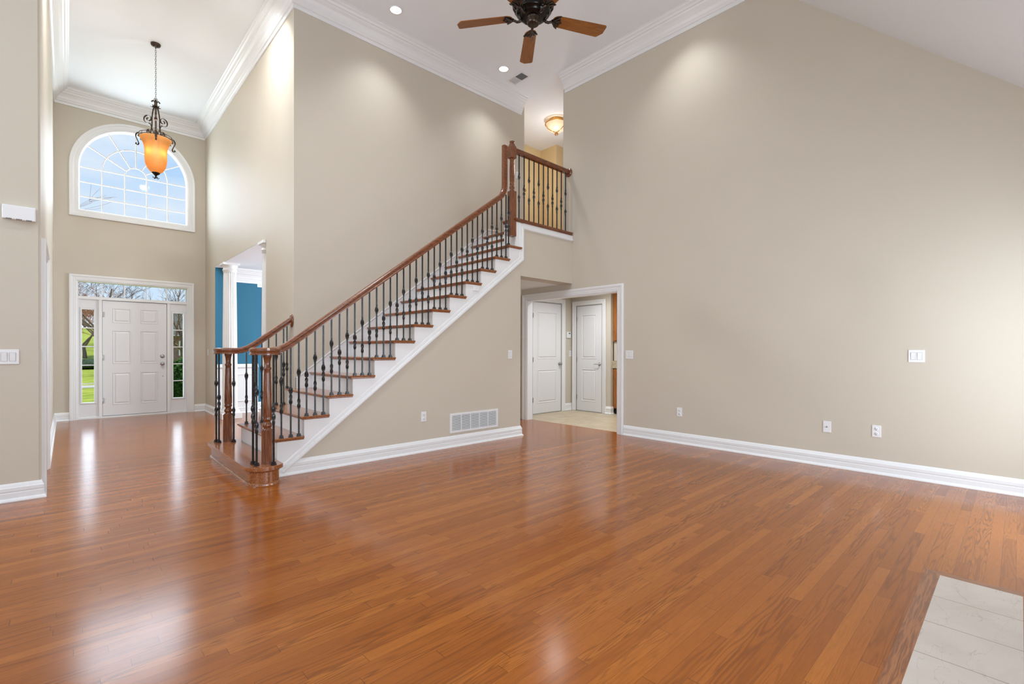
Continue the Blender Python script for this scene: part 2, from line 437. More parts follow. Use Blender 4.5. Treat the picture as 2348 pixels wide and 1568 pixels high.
# ------------------------------------------------------------------ key dimensions (metres)
XR, YS, YB, XF, YD, XL, YC = 5.76, 4.78, 5.914, 1.979, 10.865, -0.152, 5.42
ZC, ZU, ZSOF = 5.5, 3.01, 2.236
YREAR, XLEFT = -0.7, -4.0
RUN, RISE = 0.248, 0.1895
def top(k): return RISE * k - 0.0215
def nose(k): return 1.656 + RUN * (k - 3)

# ------------------------------------------------------------------ room shell
struct('floor', MB().box(XLEFT, XR + 0.115, YREAR, YD + 0.02, -0.12, 0.0), M_FLOOR, 'glossy honey oak strip floor running through great room and foyer', 'floor')
struct('floor', MB().box(XR + 0.116, 11.0, 0.2, 6.2, -0.12, -0.002), M_TILE, 'beige ceramic tile floor seen through the white cased opening', 'floor')
struct('ceiling', MB().box(XLEFT, 10.0, 2.19, YD + 0.2, ZC, ZC + 0.12), M_CEIL, 'flat white ceiling high over the stairs and foyer', 'ceiling')
sl = 0.97
zr = ZC - sl * (2.19 - YREAR)
struct('ceiling', MB().poly([(2.19, ZC), (YREAR - .2, zr - .2 * sl), (YREAR - .2, zr - .2 * sl + 0.15), (2.19, ZC + 0.15)], lambda a, b, t: (t, a, b), XLEFT, XR + 0.12), M_CEIL,
       'sloped white ceiling at upper right above the bare beige wall', 'ceiling')
struct('wall_right', MB().poly([(YREAR, 0), (3.93, 0), (3.93, 2.05), (5.78, 2.05), (5.78, 0), (YB + 0.12, 0), (YB + 0.12, ZU), (4.97, ZU), (4.97, ZC), (YREAR, ZC)], FX(XR), 0, 0.12), M_WALL,
       'tall beige wall on the right with the cased opening', 'wall')
struct('wall_stair', MB().poly(rect(XF + 0.2, XR + 0.06, 0, ZC), FY(YB), 0, 0.12), M_WALL, 'tall beige wall behind the staircase', 'wall')
# foyer right wall with the dining room opening
struct('wall_foyer_right', MB().poly([(YB, 0), (7.0, 0), (7.0, 2.70), (10.045, 2.70), (10.045, 0), (YD, 0), (YD, ZC), (YB, ZC)], FX(XF), 0, 0.2), M_WALL,
       'tall beige foyer wall with the dining room opening', 'wall')
# front wall: holes for the door unit and the arched window
ARC_C, ARC_R, ARC_B = (0.92, 4.30), 0.80, 3.53
def arch(r, dz=0, zb=ARC_B, n=32):
    c = ARC_C
    return [(c[0] - r, zb), (c[0] + r, zb)] + [(c[0] + r * math.cos(PI * i / n), c[1] + r * math.sin(PI * i / n)) for i in range(n + 1)]
struct('wall_front', MB().poly(rect(-0.3, 2.2, 0, ZC), FY(YD), 0, 0.2, holes=[rect(0.125, 1.695, 0.0, 2.365), arch(ARC_R)]), M_WALL,
       'beige wall around the front door and arched window', 'wall')
struct('wall_foyer_left', MB().poly([(YC + 0.005, 0), (5.55, 0), (5.55, 2.05), (6.6, 2.05), (6.6, 0), (YD, 0), (YD, ZC), (YC + 0.005, ZC)], FX(XL, -1), 0, 0.13), M_WALL,
       'beige foyer wall at left with a narrow side opening', 'wall')
struct('wall_left', MB().poly(rect(XLEFT, XL - 0.013, 0, ZC), FY(YC), 0, 0.12), M_WALL, 'beige wall at the left edge of the photo with door chime', 'wall')
# rear and far-left walls, out of the frame, with window openings that let the daylight in
struct('wall_rear', MB().poly(rect(XLEFT - .1, XR + .1, 0, zr + 0.15), FY(YREAR, -1), 0, 0.15, holes=[rect(-2.9, -0.9, 0.6, 2.4), rect(0.2, 1.8, 0.6, 2.4), rect(3.9, 5.3, 0.1, 2.1)]), M_WALL, 'beige rear wall behind the camera with three windows', 'wall')
struct('wall_great_left', MB().poly(rect(YREAR, YC + .1, 0, ZC), FX(XLEFT, -1), 0, 0.15, holes=[rect(0.35, 2.85, 0.5, 2.85), rect(2.95, 4.85, 2.2, 4.6)]), M_WALL, 'beige far left wall of the great room out of frame', 'wall')
# bulkhead and upstairs floor slab over the passage
struct('wall_bulkhead', MB().box(4.64, XR - 0.001, YS, YS + 0.24, ZSOF, ZU - 0.02), M_WALL, 'beige bulkhead below the balcony railing', 'wall')
struct('ceiling', MB().box(4.64, XR - 0.001, YS + 0.24, YB - 0.001, ZSOF, ZSOF + 0.1), M_CEIL, 'low white soffit ceiling over the passage by the stairs', 'ceiling')
struct('floor', MB().box(4.99, 10.0, YS + 0.241, 7.3, ZU - 0.14, ZU - 0.005), M_FLOOR, 'upstairs landing floor behind the balcony railing', 'floor')
# upper hall
struct('wall_hall_back', MB().poly([(XR + 0.06, 7.1), (7.49, 7.1), (7.49, 6.655), (10.0, 6.655), (10.0, 7.3), (XR + .06, 7.3)], FXY, ZU, ZC), M_YELLOW, 'warm yellow upstairs hall walls behind the railing', 'wall')
struct('wall_hall_right', MB().box(XR + 0.121, 10.0, 4.85, 4.97, ZU, ZC), M_WALL, 'upstairs hall wall behind the right wall', 'wall')
struct('wall_hall_end', MB().box(10.0, 10.12, 4.8, 7.4, ZU, ZC), M_YELLOW, 'yellow far end wall of the upstairs hall', 'wall')
struct('wall_hall_left', MB().box(XR + 0.0, XR + 0.06, YB + 0.121, 7.3, ZU, ZC), M_YELLOW, 'short yellow return wall of the upstairs hall', 'wall')
# rooms beyond: kitchen passage
struct('wall_passage_back', MB().box(XR + 0.121, 7.43, 6.17, 6.27, 0, 2.6), M_WALL, 'beige passage wall holding the left white interior door', 'wall')
struct('wall_passage_side', MB().box(7.43, 7.5, 5.23, 6.27, 0, 2.6), M_WALL, 'beige passage wall holding the right white interior door', 'wall')
struct('wall_kitchen', MB().box(7.501, 11.0, 5.6, 5.7, 0, 2.6).box(10.9, 11.0, 0.2, 5.6, 0, 2.6).box(XR + 0.121, 11, 0.1, 0.2, 0, 2.6), M_WALL, 'pale beige kitchen walls beyond the passage', 'wall')
struct('ceiling', MB().box(XR + 0.121, 11.0, 0.2, 6.3, 2.6, 2.68), M_CEIL, 'white kitchen ceiling beyond the cased opening', 'ceiling')
# study at left and dining room at right of the foyer
struct('wall_study', MB().box(-3.3, -3.2, 5.53, 10.9, 0, 2.8).box(-3.3, -0.264, 10.8, 10.9, 0, 2.8), M_WALL, 'beige study walls beyond the left foyer opening', 'wall')
struct('ceiling', MB().box(-3.3, -0.264, 5.53, 10.9, 2.8, 2.88), M_CEIL, 'white study ceiling beyond the left foyer opening', 'ceiling')
struct('wall_dining', MB().poly([(XF + 0.003, 10.03), (2.68, 10.03), (2.68, 10.52), (5.6, 10.52), (5.6, 10.8), (XF + 0.201, 10.8), (XF + .201, 10.044), (XF + 0.003, 10.044)], FXY, 0, 2.699).box(5.6, 5.7, 6.04, 10.8, 0, 2.78), M_TEAL, 'teal blue dining room walls through the opening', 'wall')
struct('ceiling', MB().box(XF + 0.201, 5.7, 6.035, 10.8, 2.70, 2.82).box(XF + 0.002, XF + 0.2, 7.001, 10.028, 2.692, 2.6995), M_CEIL, 'white dining room ceiling through the opening', 'ceiling')
struct('floor', MB().box(XF + 0.0, 5.7, 6.035, 10.8, -0.11, -0.001), M_FLOOR, 'oak floor of the dining room', 'floor') if False else None

# ------------------------------------------------------------------ mouldings
CROWN = [(0, -0.245), (0.014, -0.245), (0.018, -0.225), (0.018, -0.205), (0.034, -0.198), (0.038, -0.182), (0.05, -0.168), (0.062, -0.135), (0.085, -0.105), (0.112, -0.082),
         (0.118, -0.066), (0.135, -0.06), (0.148, -0.04), (0.168, -0.028), (0.172, -0.010), (0.185, -0.004), (0.185, 0), (0, 0)]
def crown(path, name, label, z=ZC, sc=1.0, mirror=False):
    pr = [(o * sc, t * sc) for o, t in CROWN]
    if mirror: pr = [(-o, t) for o, t in pr]
    return struct(name, MB().sweep(pr, path, lambda a, b, t: (a, b, z + t)), M_TRIM, label, 'crown moulding')
BASE = [(0, 0), (0.032, 0), (0.032, 0.008), (0.024, 0.022), (0.018, 0.026), (0.018, 0.066), (0.0145, 0.070), (0.0145, 0.076), (0.018, 0.080), (0.018, 0.106), (0.013, 0.112), (0.010, 0.124), (0.004, 0.136), (0.0, 0.140)]
def base(path, name, label, z=0, mirror=False, sc=1.0):
    pr = [((-o if mirror else o), t * sc) for o, t in BASE]
    return struct(name, MB().sweep(pr, path, lambda a, b, t: (a, b, z + t)), M_TRIM, label, 'baseboard')
# path direction chosen so that the profile grows to the left of travel, into the room
crown([(XL, YC - 0.0), (XL, YD), (XF, YD), (XF, YB), (5.745, YB)], 'trim_1', 'white layered crown moulding around the foyer and over the stairs', mirror=True)
crown([(XR, 4.93), (XR, 2.2)], 'trim_2', 'white crown moulding high on the right wall', mirror=True)
crown([(XLEFT, YC), (XL - 0.02, YC)], 'trim_3', 'white crown moulding above the left wall', mirror=True)
base([(XR, 3.83), (XR, YREAR)], 'baseboard_right', 'white moulded baseboard along the right wall', mirror=True)
base([(1.42, YS), (4.64, YS), (4.64, YS + 0.6)], 'baseboard_stair', 'white moulded baseboard below the stair wall', mirror=True)
base([(XLEFT, YC), (XL, YC), (XL, 5.47)], 'baseboard_left', 'white moulded baseboard at the left edge of the photo', mirror=True)
base([(XL, 6.66), (XL, YD), (0.03, YD)], 'baseboard_foyer_left', 'white baseboard along the left foyer wall to the front door', mirror=True)
base([(1.79, YD), (XF, YD), (XF, 10.05)], 'baseboard_foyer_right', 'white baseboard right of the front door', mirror=True)
base([(XF + .18, 7.0), (XF, 7.0), (XF, YB + 0.13)], 'baseboard_dining_side', 'white baseboard below the foyer wall by the stairs', mirror=True)
base([(XR + 0.1, 6.17), (6.21, 6.17)], 'baseboard_passage_left', 'white baseboard left of the passage door', mirror=True)
base([(7.2, 6.17), (7.43, 6.17), (7.43, 6.14)], 'baseboard_passage', 'white baseboard in the corner between the two interior doors', mirror=True)
base([(7.43, 5.33), (7.43, 5.23), (7.5, 5.23)], 'baseboard_kitchen', 'white baseboard right of the second interior door', mirror=True)
base([(XR + 0.06, YB), (4.995, YB)], 'baseboard_landing', 'white baseboard on the upstairs landing', z=ZU - 0.005) if False else None
base([(XR + .12, 4.97), (9.9, 4.97)], 'baseboard_hall', 'white baseboard at the end of the balcony railing', z=ZU - 0.005)
base([(XF + .03, 10.03), (2.68, 10.03), (2.68, 10.52), (5.5, 10.52)], 'baseboard_dining', 'white baseboard below the teal dining room wall', mirror=True)
crown([(XF + .21, 10.03), (2.68, 10.03), (2.68, 10.52), (5.6, 10.52)], 'trim_4', 'white dining room crown moulding above the teal wall', z=2.70, sc=1.0, mirror=True)
# dining wainscot: white lower wall with raised frames and chair rail
w = MB().box(XF + .004, 2.69, 10.018, 10.029, 0.1, 0.84)
for x0, x1 in ((2.3, 2.62),):
    w.sweep([(0, 0), (0.022, 0), (0.018, 0.012), (0.004, 0.012)], [(x0, 0.22), (x1, 0.22), (x1, 0.74), (x0, 0.74)], FY(10.018, -1), closed=True)
w.sweep([(0, 0), (0.03, 0.006), (0.036, 0.022), (0.055, 0.03), (0.07, 0.022), (0.078, 0.008), (0.085, 0)], [(2.69, 0.925), (XF + .004, 0.925)], FY(10.018, -1))
struct('trim_5', w, M_TRIM, 'white panelled wainscot with chair rail below the teal wall', 'wainscot')

CASING = [(0, 0), (0, 0.012), (0.012, 0.018), (0.02, 0.016), (0.03, 0.020), (0.055, 0.020), (0.062, 0.027), (0.082, 0.032), (0.096, 0.030), (0.1, 0.020), (0.1, 0)]
def casing(path, fr, name, label, sc=1.0, mirror=False, closed=False):
    pr = [((-o if mirror else o) * sc, t) for o, t in CASING]
    return struct(name, MB().sweep(pr, path, fr, closed=closed), M_TRIM, label, 'door casing')
# cased opening in the right wall: liner + casing
ln = MB().box(XR - 0.002, XR + 0.122, 3.93, 3.948, 0, 2.032).box(XR - 0.002, XR + 0.122, 5.762, 5.78, 0, 2.032).box(XR - 0.002, XR + 0.122, 3.93, 5.78, 2.032, 2.05)
ln.sweep([(o, t) for o, t in CASING], [(3.935, 0), (3.935, 2.045), (5.775, 2.045), (5.775, 0)], FX(XR, -1))
struct('trim_6', ln, M_TRIM, 'white moulded casing around the wide passage opening', 'door casing')
# side opening in foyer left wall: white jamb liner, casing, capital moulding at the head of the far jamb
ln = MB()
ln.sweep([(o * .6, t) for o, t in CASING], [(5.55, 0), (5.55, 2.05), (6.6, 2.05), (6.6, 0)], FX(XL))
ln.sweep([(0, 0), (0.012, 0.0), (0.016, 0.02), (0.03, 0.05), (0.034, 0.09), (0.05, 0.13), (0.05, 0.16), (0, 0.16)], [(XL - 0.13, 6.588), (XL + 0.002, 6.588), (XL + 0.002, 6.64)], lambda a, b, t: (a, b, 1.878 + t))
struct('trim_7', ln, M_TRIM, 'white trim lining the narrow side opening at left', 'door casing')

# ------------------------------------------------------------------ front door unit
casing([(0.128, 0), (0.128, 2.362), (1.692, 2.362), (1.692, 0)], FY(YD, -1), 'trim_8', 'white moulded casing around the front door unit')
fr = MB()
fr.box(0.125, 0.145, YD, YD + 0.14, 0.03, 2.345).box(1.675, 1.695, YD, YD + 0.14, 0.03, 2.345).box(0.125, 1.695, YD, YD + 0.14, 2.345, 2.365)
fr.box(0.145, 1.675, YD + 0.005, YD + 0.14, 2.05, 2.10)                  # rail under the transom
fr.box(0.405, 0.452, YD + 0.005, YD + 0.14, 0.03, 2.05).box(1.37, 1.417, YD + 0.005, YD + 0.14, 0.03, 2.05)
fr.box(0.125, 1.695, YD + 0.005, YD + 0.16, -0.01, 0.03)                 # sill
struct('trim_9', fr, M_TRIM, 'white frame and mullions of the front door unit', 'door frame', bevel=0.004)
def raised_panels(mb, rects, fr, depth=0.012):
    """recessed moulding ring with a raised field in the middle"""
    for a0, a1, b0, b1 in rects:
        pa = [(a0, b0), (a1, b0), (a1, b1), (a0, b1)]
        mb.sweep([(0, 0), (0.006, 0.005), (0.014, 0.004), (0.02, -0.004), (0.03, -0.006), (0.03, -0.012), (0, -0.012)], pa, fr, closed=True)
        i = 0.026; j = 0.048
        vs = [fr(a, b, -0.006) for a, b in rect(a0 + i, a1 - i, b0 + i, b1 - i)] + [fr(a, b, 0.004) for a, b in rect(a0 + j, a1 - j, b0 + j, b1 - j)]
        mb.add(vs, [(4, 5, 6, 7), (0, 1, 5, 4), (1, 2, 6, 5), (2, 3, 7, 6), (3, 0, 4, 7)])
def door_slab(a0, a1, b0, b1, rects, fr, th=0.044):
    mb = MB().poly(rect(a0, a1, b0, b1), fr, 0, -th, holes=[rect(*r) for r in rects])
    for r in rects: mb.add([fr(a, b, -0.012) for a, b in rect(*r)], [(0, 1, 2, 3)])
    raised_panels(mb, rects, fr)
    return mb
YDS = YD + 0.03
d = thing('door_1', 'white six panel front entry door with knob and deadbolt', 'door', (0.456, YDS, 0), kind='structure')
cols = ((0.59, 0.845), (0.98, 1.235)); rws = ((0.22, 0.79), (0.94, 1.53), (1.66, 1.92))
loc = lambda a, b, t: (a - 0.456, -t, b)
door_slab(0.456, 1.366, 0.035, 2.045, [(c0, c1, r0, r1) for c0, c1 in cols for r0, r1 in rws], loc).build('slab', M_DOOR, d, bevel=0.002)
MB().box(0, 0.91, -0.003, 0.03, 0.030, 0.036).build('door_sweep', M_DARK, d)
MB().box(-0.004, 0.0005, -0.001, 0.03, 0.03, 2.047).box(0.9095, 0.914, -0.001, 0.03, 0.03, 2.047).box(-0.004, 0.914, -0.001, 0.03, 2.045, 2.05).build('weather_strip', M_DARK, d)
for z in (0.3, 1.05, 1.80):
    h = MB().lathe([(0, -0.05), (0.008, -0.05), (0.008, 0.05), (0, 0.05)], 10, Matrix.Translation((-0.002, -0.008, z)))
    h.box(-0.03, 0.03, -0.003, 0.0, z - 0.045, z + 0.045)
    h.build('hinge', M_NICKEL, d)
RX = Matrix.Rotation(PI / 2, 4, 'X')   # lathe axis Z -> -Y
MB().lathe([(0, 0), (0.034, 0), (0.034, 0.006), (0.028, 0.012), (0.02, 0.014), (0.014, 0.02), (0.013, 0.035), (0.02, 0.042), (0.029, 0.055), (0.029, 0.066), (0.02, 0.074), (0, 0.076)], 20, Matrix.Translation((0.843, 0, 0.93)) @ RX).build('door_knob', M_NICKEL, d)
MB().lathe([(0, 0), (0.034, 0), (0.034, 0.008), (0.027, 0.02), (0.012, 0.024), (0, 0.024)], 20, Matrix.Translation((0.843, 0, 1.07)) @ RX).box(0.83, 0.856, -0.04, -0.02, 1.062, 1.078).build('deadbolt', M_NICKEL, d)
MB().lathe([(0, 0), (0.007, 0), (0.006, 0.004), (0, 0.005)], 10, Matrix.Translation((0.85, 0, 0.70)) @ RX).build('screw_cap', M_DARK, d)
def sidelight(x0, x1, gx0, gx1, n, label):
    s = thing('window_%d' % n, label, 'window', ((x0 + x1) / 2, YD + 0.03, 0), kind='structure')
    cx = (x0 + x1) / 2; f = lambda a, b, t: (a - cx, -t, b)
    mb = MB().poly(rect(x0, x1, 0.03, 2.05), f, 0, -0.05, holes=[rect(gx0, gx1, 0.285, 1.88)])
    mb.sweep([(0, 0), (-0.004, 0.012), (-0.02, 0.014), (-0.03, 0.004), (-0.03, 0)], rect(gx0, gx1, 0.285, 1.88), f, closed=True)
    mb.build('panel_frame', M_DOOR, s)
    mb = MB()
    for k in range(1, 5):
        z = 0.285 + (1.88 - 0.285) * k / 5
        mb.box(gx0 - cx, gx1 - cx, 0.015, 0.03, z - 0.008, z + 0.008)
    mb.build('muntins', M_TRIM, s)
    MB().box(gx0 - cx, gx1 - cx, 0.032, 0.036, 0.285, 1.88).build('glass', M_GLASS, s)
sidelight(0.145, 0.405, 0.192, 0.347, 1, 'narrow glazed sidelight left of the front door')
sidelight(1.417, 1.675, 1.467, 1.624, 2, 'narrow glazed sidelight right of the front door')
s = thing('window_3', 'five pane transom window above the front door', 'window', (0.91, YD + 0.03, 2.1), kind='structure')
mb = MB().sweep([(0, 0), (0, 0.012), (-0.012, 0.008), (-0.012, 0)], rect(0.145 - .91, 1.675 - .91, 0.0, 0.245), lambda a, b, t: (a, -t, b), closed=True)
mb.build('glazing_bead', M_TRIM, s)
mb = MB()
for k in range(1, 5): mb.box(-0.765 + 1.53 * k / 5 - 0.008, -0.765 + 1.53 * k / 5 + 0.008, 0.005, 0.02, 0, 0.245)
mb.build('muntins', M_TRIM, s)
MB().box(-0.765, 0.765, 0.022, 0.026, 0.0, 0.245).build('glass', M_GLASS, s)

# ------------------------------------------------------------------ arched window
s = thing('window_4', 'large arched window with radiating muntins above the front door', 'window', (ARC_C[0], YD, ARC_C[1]), kind='structure')
f = lambda a, b, t: (a - ARC_C[0], -t, b - ARC_C[1])
path = arch(ARC_R - 0.01, zb=ARC_B + 0.01)
path = path[1:] + path[:1]                                  # bottom right, arch ..., bottom left
MB().sweep([(-o, t) for o, t in CASING], path, f, closed=True).build('casing', M_TRIM, s)
MB().sweep([(0, -0.1), (0, 0.0), (0.022, -0.006), (0.03, -0.03), (0.035, -0.1)], path, f, closed=True).build('frame', M_TRIM, s)
mb = MB(); gw = 0.775; cw = 2 * gw / 5
def bar(p, q, wd=0.016, dp=0.0):
    p = Vector(p); q = Vector(q); dd = (q - p).normalized(); nn = Vector((-dd.y, dd.x)) * wd / 2
    pts = [p + nn, p - nn, q - nn, q + nn]
    mb.poly([(v.x, v.y) for v in pts], f, -0.038 - dp, -0.058 - dp)
cx, cz = ARC_C
for z in (cz - 0.003, 4.045, 3.797): bar((cx - gw, z), (cx + gw, z))
for k in (-1.5, -0.5, 0.5, 1.5): bar((cx + k * cw, ARC_B), (cx + k * cw, cz), dp=0.0006)
for r in (cw / 2, cw * 1.5):
    pts = [(cx + r * math.cos(PI * i / 24), cz + r * math.sin(PI * i / 24)) for i in range(25)]
    mb.sweep([(-0.008, -0.0374), (0.008, -0.0374), (0.008, -0.0574), (-0.008, -0.0574)], pts, f)
for a in (30, 60, 90, 120, 150):
    ca, sa = math.cos(math.radians(a)), math.sin(math.radians(a))
    bar((cx + cw / 2 * ca, cz + cw / 2 * sa), (cx + (gw + .01) * ca, cz + (gw + .01) * sa), dp=0.0012)
mb.build('muntins', M_TRIM, s)
MB().poly(arch(ARC_R - 0.005), f, -0.06, -0.066).build('glass', M_GLASS, s)

# rear windows (behind the camera): simple framed sashes
def plain_window(n, a0, a1, b0, b1, fr, label):
    mb = MB().sweep([(0, 0.02), (0.05, 0.02), (0.05, -0.1), (0, -0.1)], rect(a0, a1, b0, b1), fr, closed=True)
    am = (a0 + a1) / 2; bm_ = (b0 + b1) / 2
    mb.poly(rect(am - .02, am + .02, b0, b1), fr, -0.02, -0.06).poly(rect(a0, a1, bm_ - .02, bm_ + .02), fr, -0.02, -0.06)
    struct('window_%d' % n, mb, M_TRIM, label, 'window')
plain_window(5, -2.9, -0.9, 0.6, 2.4, FY(YREAR), 'white framed rear window behind the camera at left')
plain_window(6, 0.2, 1.8, 0.6, 2.4, FY(YREAR), 'white framed rear window right behind the camera')
plain_window(9, 3.9, 5.3, 0.1, 2.1, FY(YREAR), 'white framed rear window in the corner behind the hearth')
plain_window(7, 0.35, 2.85, 0.5, 2.85, FX(XLEFT), 'large white framed window low on the far left wall')
plain_window(8, 2.95, 4.85, 2.2, 4.6, FX(XLEFT), 'white framed window high on the far left wall')

# ------------------------------------------------------------------ interior doors beyond the passage
def int_door(n, fr_world, a0, a1, z1, label, hinge_a, knob_a, lever, hand):
    dd = thing('door_%d' % n, label, 'door', kind='structure')
    wdt = a1 - a0
    rc = [(a0 + 0.12, a1 - 0.12, 0.20, 0.83), (a0 + 0.12, a1 - 0.12, 1.03, z1 - 0.17)]
    door_slab(a0, a1, 0.012, z1, rc, fr_world, 0.035).build('slab', M_DOOR, dd, bevel=0.002)
    cs = MB().sweep([(o * .85, t) for o, t in CASING], [(a0 - 0.02, 0), (a0 - 0.02, z1 + 0.02), (a1 + 0.02, z1 + 0.02), (a1 + 0.02, 0)], fr_world)
    cs.build('casing', M_TRIM, dd)
    MB().poly(rect(a0 - .012, a1 + .012, 0, z1 + .012), fr_world, -0.0005, 0.0005, holes=[rect(a0 - .001, a1 + .001, 0.011, z1 + .001)]).build('jamb_gap', M_GREY, dd)
    for z in (0.27, 1.02, z1 - 0.25):
        MB().poly(rect(hinge_a - 0.008, hinge_a + 0.008, z - 0.045, z + 0.045), fr_world, 0.0, 0.008).build('hinge', M_NICKEL, dd)
    k = MB(); p = Vector(fr_world(knob_a, 0.93, 0)); q = Vector(fr_world(knob_a, 0.93, 1)); ax = (q - p).normalized()
    Mx = Matrix.Translation(p) @ ax.to_track_quat('Z', 'Y').to_matrix().to_4x4()
    if lever:
        k.lathe([(0, 0), (0.03, 0), (0.03, 0.006), (0.012, 0.012), (0.011, 0.045), (0, 0.047)], 16, Mx)
        k.tube([fr_world(knob_a, 0.93, 0.042), fr_world(knob_a + 0.05 * hand, 0.932, 0.046), fr_world(knob_a + 0.11 * hand, 0.928, 0.042)], [0.009, 0.008, 0.006], 8)
    else:
        k.lathe([(0, 0), (0.032, 0), (0.032, 0.006), (0.014, 0.014), (0.013, 0.03), (0.026, 0.042), (0.028, 0.055), (0.018, 0.066), (0, 0.068)], 16, Mx)
    k.build('door_lever' if lever else 'door_knob', M_NICKEL, dd)
    return dd
int_door(2, lambda a, b, t: (a, 6.165 - t, b), 6.305, 7.09, 2.09, 'white two panel interior door, left one beyond the passage opening', 6.305, 7.04, False, 1)
int_door(3, lambda a, b, t: (7.425 - t, a, b), 5.435, 6.035, 2.06, 'white two panel interior door with lever, right one beyond the passage', 6.035, 5.48, True, 1)
# yellow hall door with brass knob, mostly hidden by the stair wall
dd = thing('door_4', 'yellow upstairs door with brass knob, mostly hidden by the stair wall', 'door', kind='structure')
door_slab(6.2, 6.98, ZU + 0.01, ZU + 2.04, [(6.32, 6.86, ZU + .2, ZU + .83), (6.32, 6.86, ZU + 1.03, ZU + 1.87)], lambda a, b, t: (a, 7.06 - t, b), 0.035).build('slab', M_YELLOW, dd)
MB().lathe([(0, 0), (0.032, 0), (0.032, 0.006), (0.013, 0.014), (0.013, 0.03), (0.027, 0.042), (0.028, 0.055), (0, 0.068)], 16, Matrix.Translation((6.93, 7.06, 4.5)) @ RX).build('door_knob', M_BRASS, dd)

# ------------------------------------------------------------------ dining room columns
def column(x, y, label):
    t = thing('fluted_column', label, 'column', (x, y, 0), group='fluted columns in the dining opening')
    MB().box(-0.155, 0.155, -0.155, 0.155, 0, 0.10).lathe([(0.155, 0.1), (0.155, 0.125), (0.145, 0.14), (0.13, 0.15), (0.13, 0.165), (0.12, 0.185)], 32).build('base', M_TRIM, t, bevel=0.004)
    nf = 20; seg = nf * 6; rings = []
    for z, r in ((0.18, 0.116), (0.9, 0.114), (1.8, 0.106), (2.535, 0.098)):
        row = []
        for i in range(seg):
            ph = (i % 6) / 6
            dpt = 0.0 if ph < 0.25 else 0.011 * math.sin(PI * (ph - 0.25) / 0.75)
            a = 2 * PI * i / seg
            row.append(((r - dpt) * math.cos(a), (r - dpt) * math.sin(a), z))
        rings.append(row)
    vs = [v for r in rings for v in r]; fs = []
    for q in range(len(rings) - 1):
        for i in range(seg):
            j = (i + 1) % seg; fs.append((q * seg + i, q * seg + j, (q + 1) * seg + j, (q + 1) * seg + i))
    MB().add(vs, fs).build('shaft', M_TRIM, t)
    MB().lathe([(0.098, 2.53), (0.104, 2.535), (0.104, 2.56), (0.113, 2.566), (0.115, 2.576), (0.104, 2.582), (0.103, 2.61), (0.110, 2.622), (0.120, 2.645), (0.123, 2.655)], 32).box(-0.128, 0.128, -0.128, 0.128, 2.655, 2.691).build('capital', M_TRIM, t)
column(2.08, 9.42, 'white fluted column at the far end of the dining opening')
column(2.08, 7.165, 'white fluted column at the near end of the dining opening')

# ------------------------------------------------------------------ staircase
NT = 15
st = thing('staircase', 'oak tread staircase with white risers and rounded starting step', 'staircase', (1.2, YS, 0))
o0 = Vector((1.2, YS, 0))
def P(mb, name, material, parent=st, bevel=0, segs=2):
    mb.v = [tuple(Vector(v) - o0) for v in mb.v]
    return mb.build(name, material, parent, bevel=bevel, segs=segs)
YL2 = 6.03     # open left side of the lowest steps
# starting step: bullnose plan
def bull(r, y0, y1, xc=1.30, xe=1.46, n=18):
    pts = [(xc - r + 0, y0), ]
    a = [(xc - r * math.cos(t), y0 - r * math.sin(t)) for t in [PI * 0.8 * i / n for i in range(n + 1)]]
    b_ = [(xc - r * math.cos(t), y1 + r * math.sin(t)) for t in [PI * 0.8 * i / n for i in range(n + 1)]]
    return list(reversed(a)) + b_ if False else a[::-1] + b_
Y0S, Y1S = 4.665, 6.115
def bulls(r): return bull(r, Y0S, Y1S)
mb = MB().poly(bulls(0.130), FXY, 0, top(1) - 0.034); P(mb, 'starting_riser', M_STEP)
mb = MB().poly(bulls(0.165), FXY, top(1) - 0.034, top(1)); P(mb, 'starting_tread', M_STEP, bevel=0.013, segs=4)
mb = MB().sweep([(0, 0), (0.016, 0), (0.013, 0.012), (0.006, 0.02), (0, 0.022)], bulls(0.130), FXY); P(mb, 'base_shoe', M_STEP)
mb = MB().sweep([(0, 0), (0.004, 0), (0.016, 0.014), (0.02, 0.02), (0, 0.02)], bulls(0.130), lambda a, b, t: (a, b, top(1) - 0.054 + t)); P(mb, 'cove_moulding', M_STEP)
def yleft(k): return (YL2 + 0.03) if k <= 3 else (YB if nose(k) > XF - 0.02 else YL2 + 0.03)
NOSE = [(0, -0.034), (-0.010, -0.034), (-0.018, -0.026), (-0.018, -0.020), (-0.030, -0.017), (-0.034, -0.009), (-0.031, -0.002), (-0.024, 0), (0, 0)]
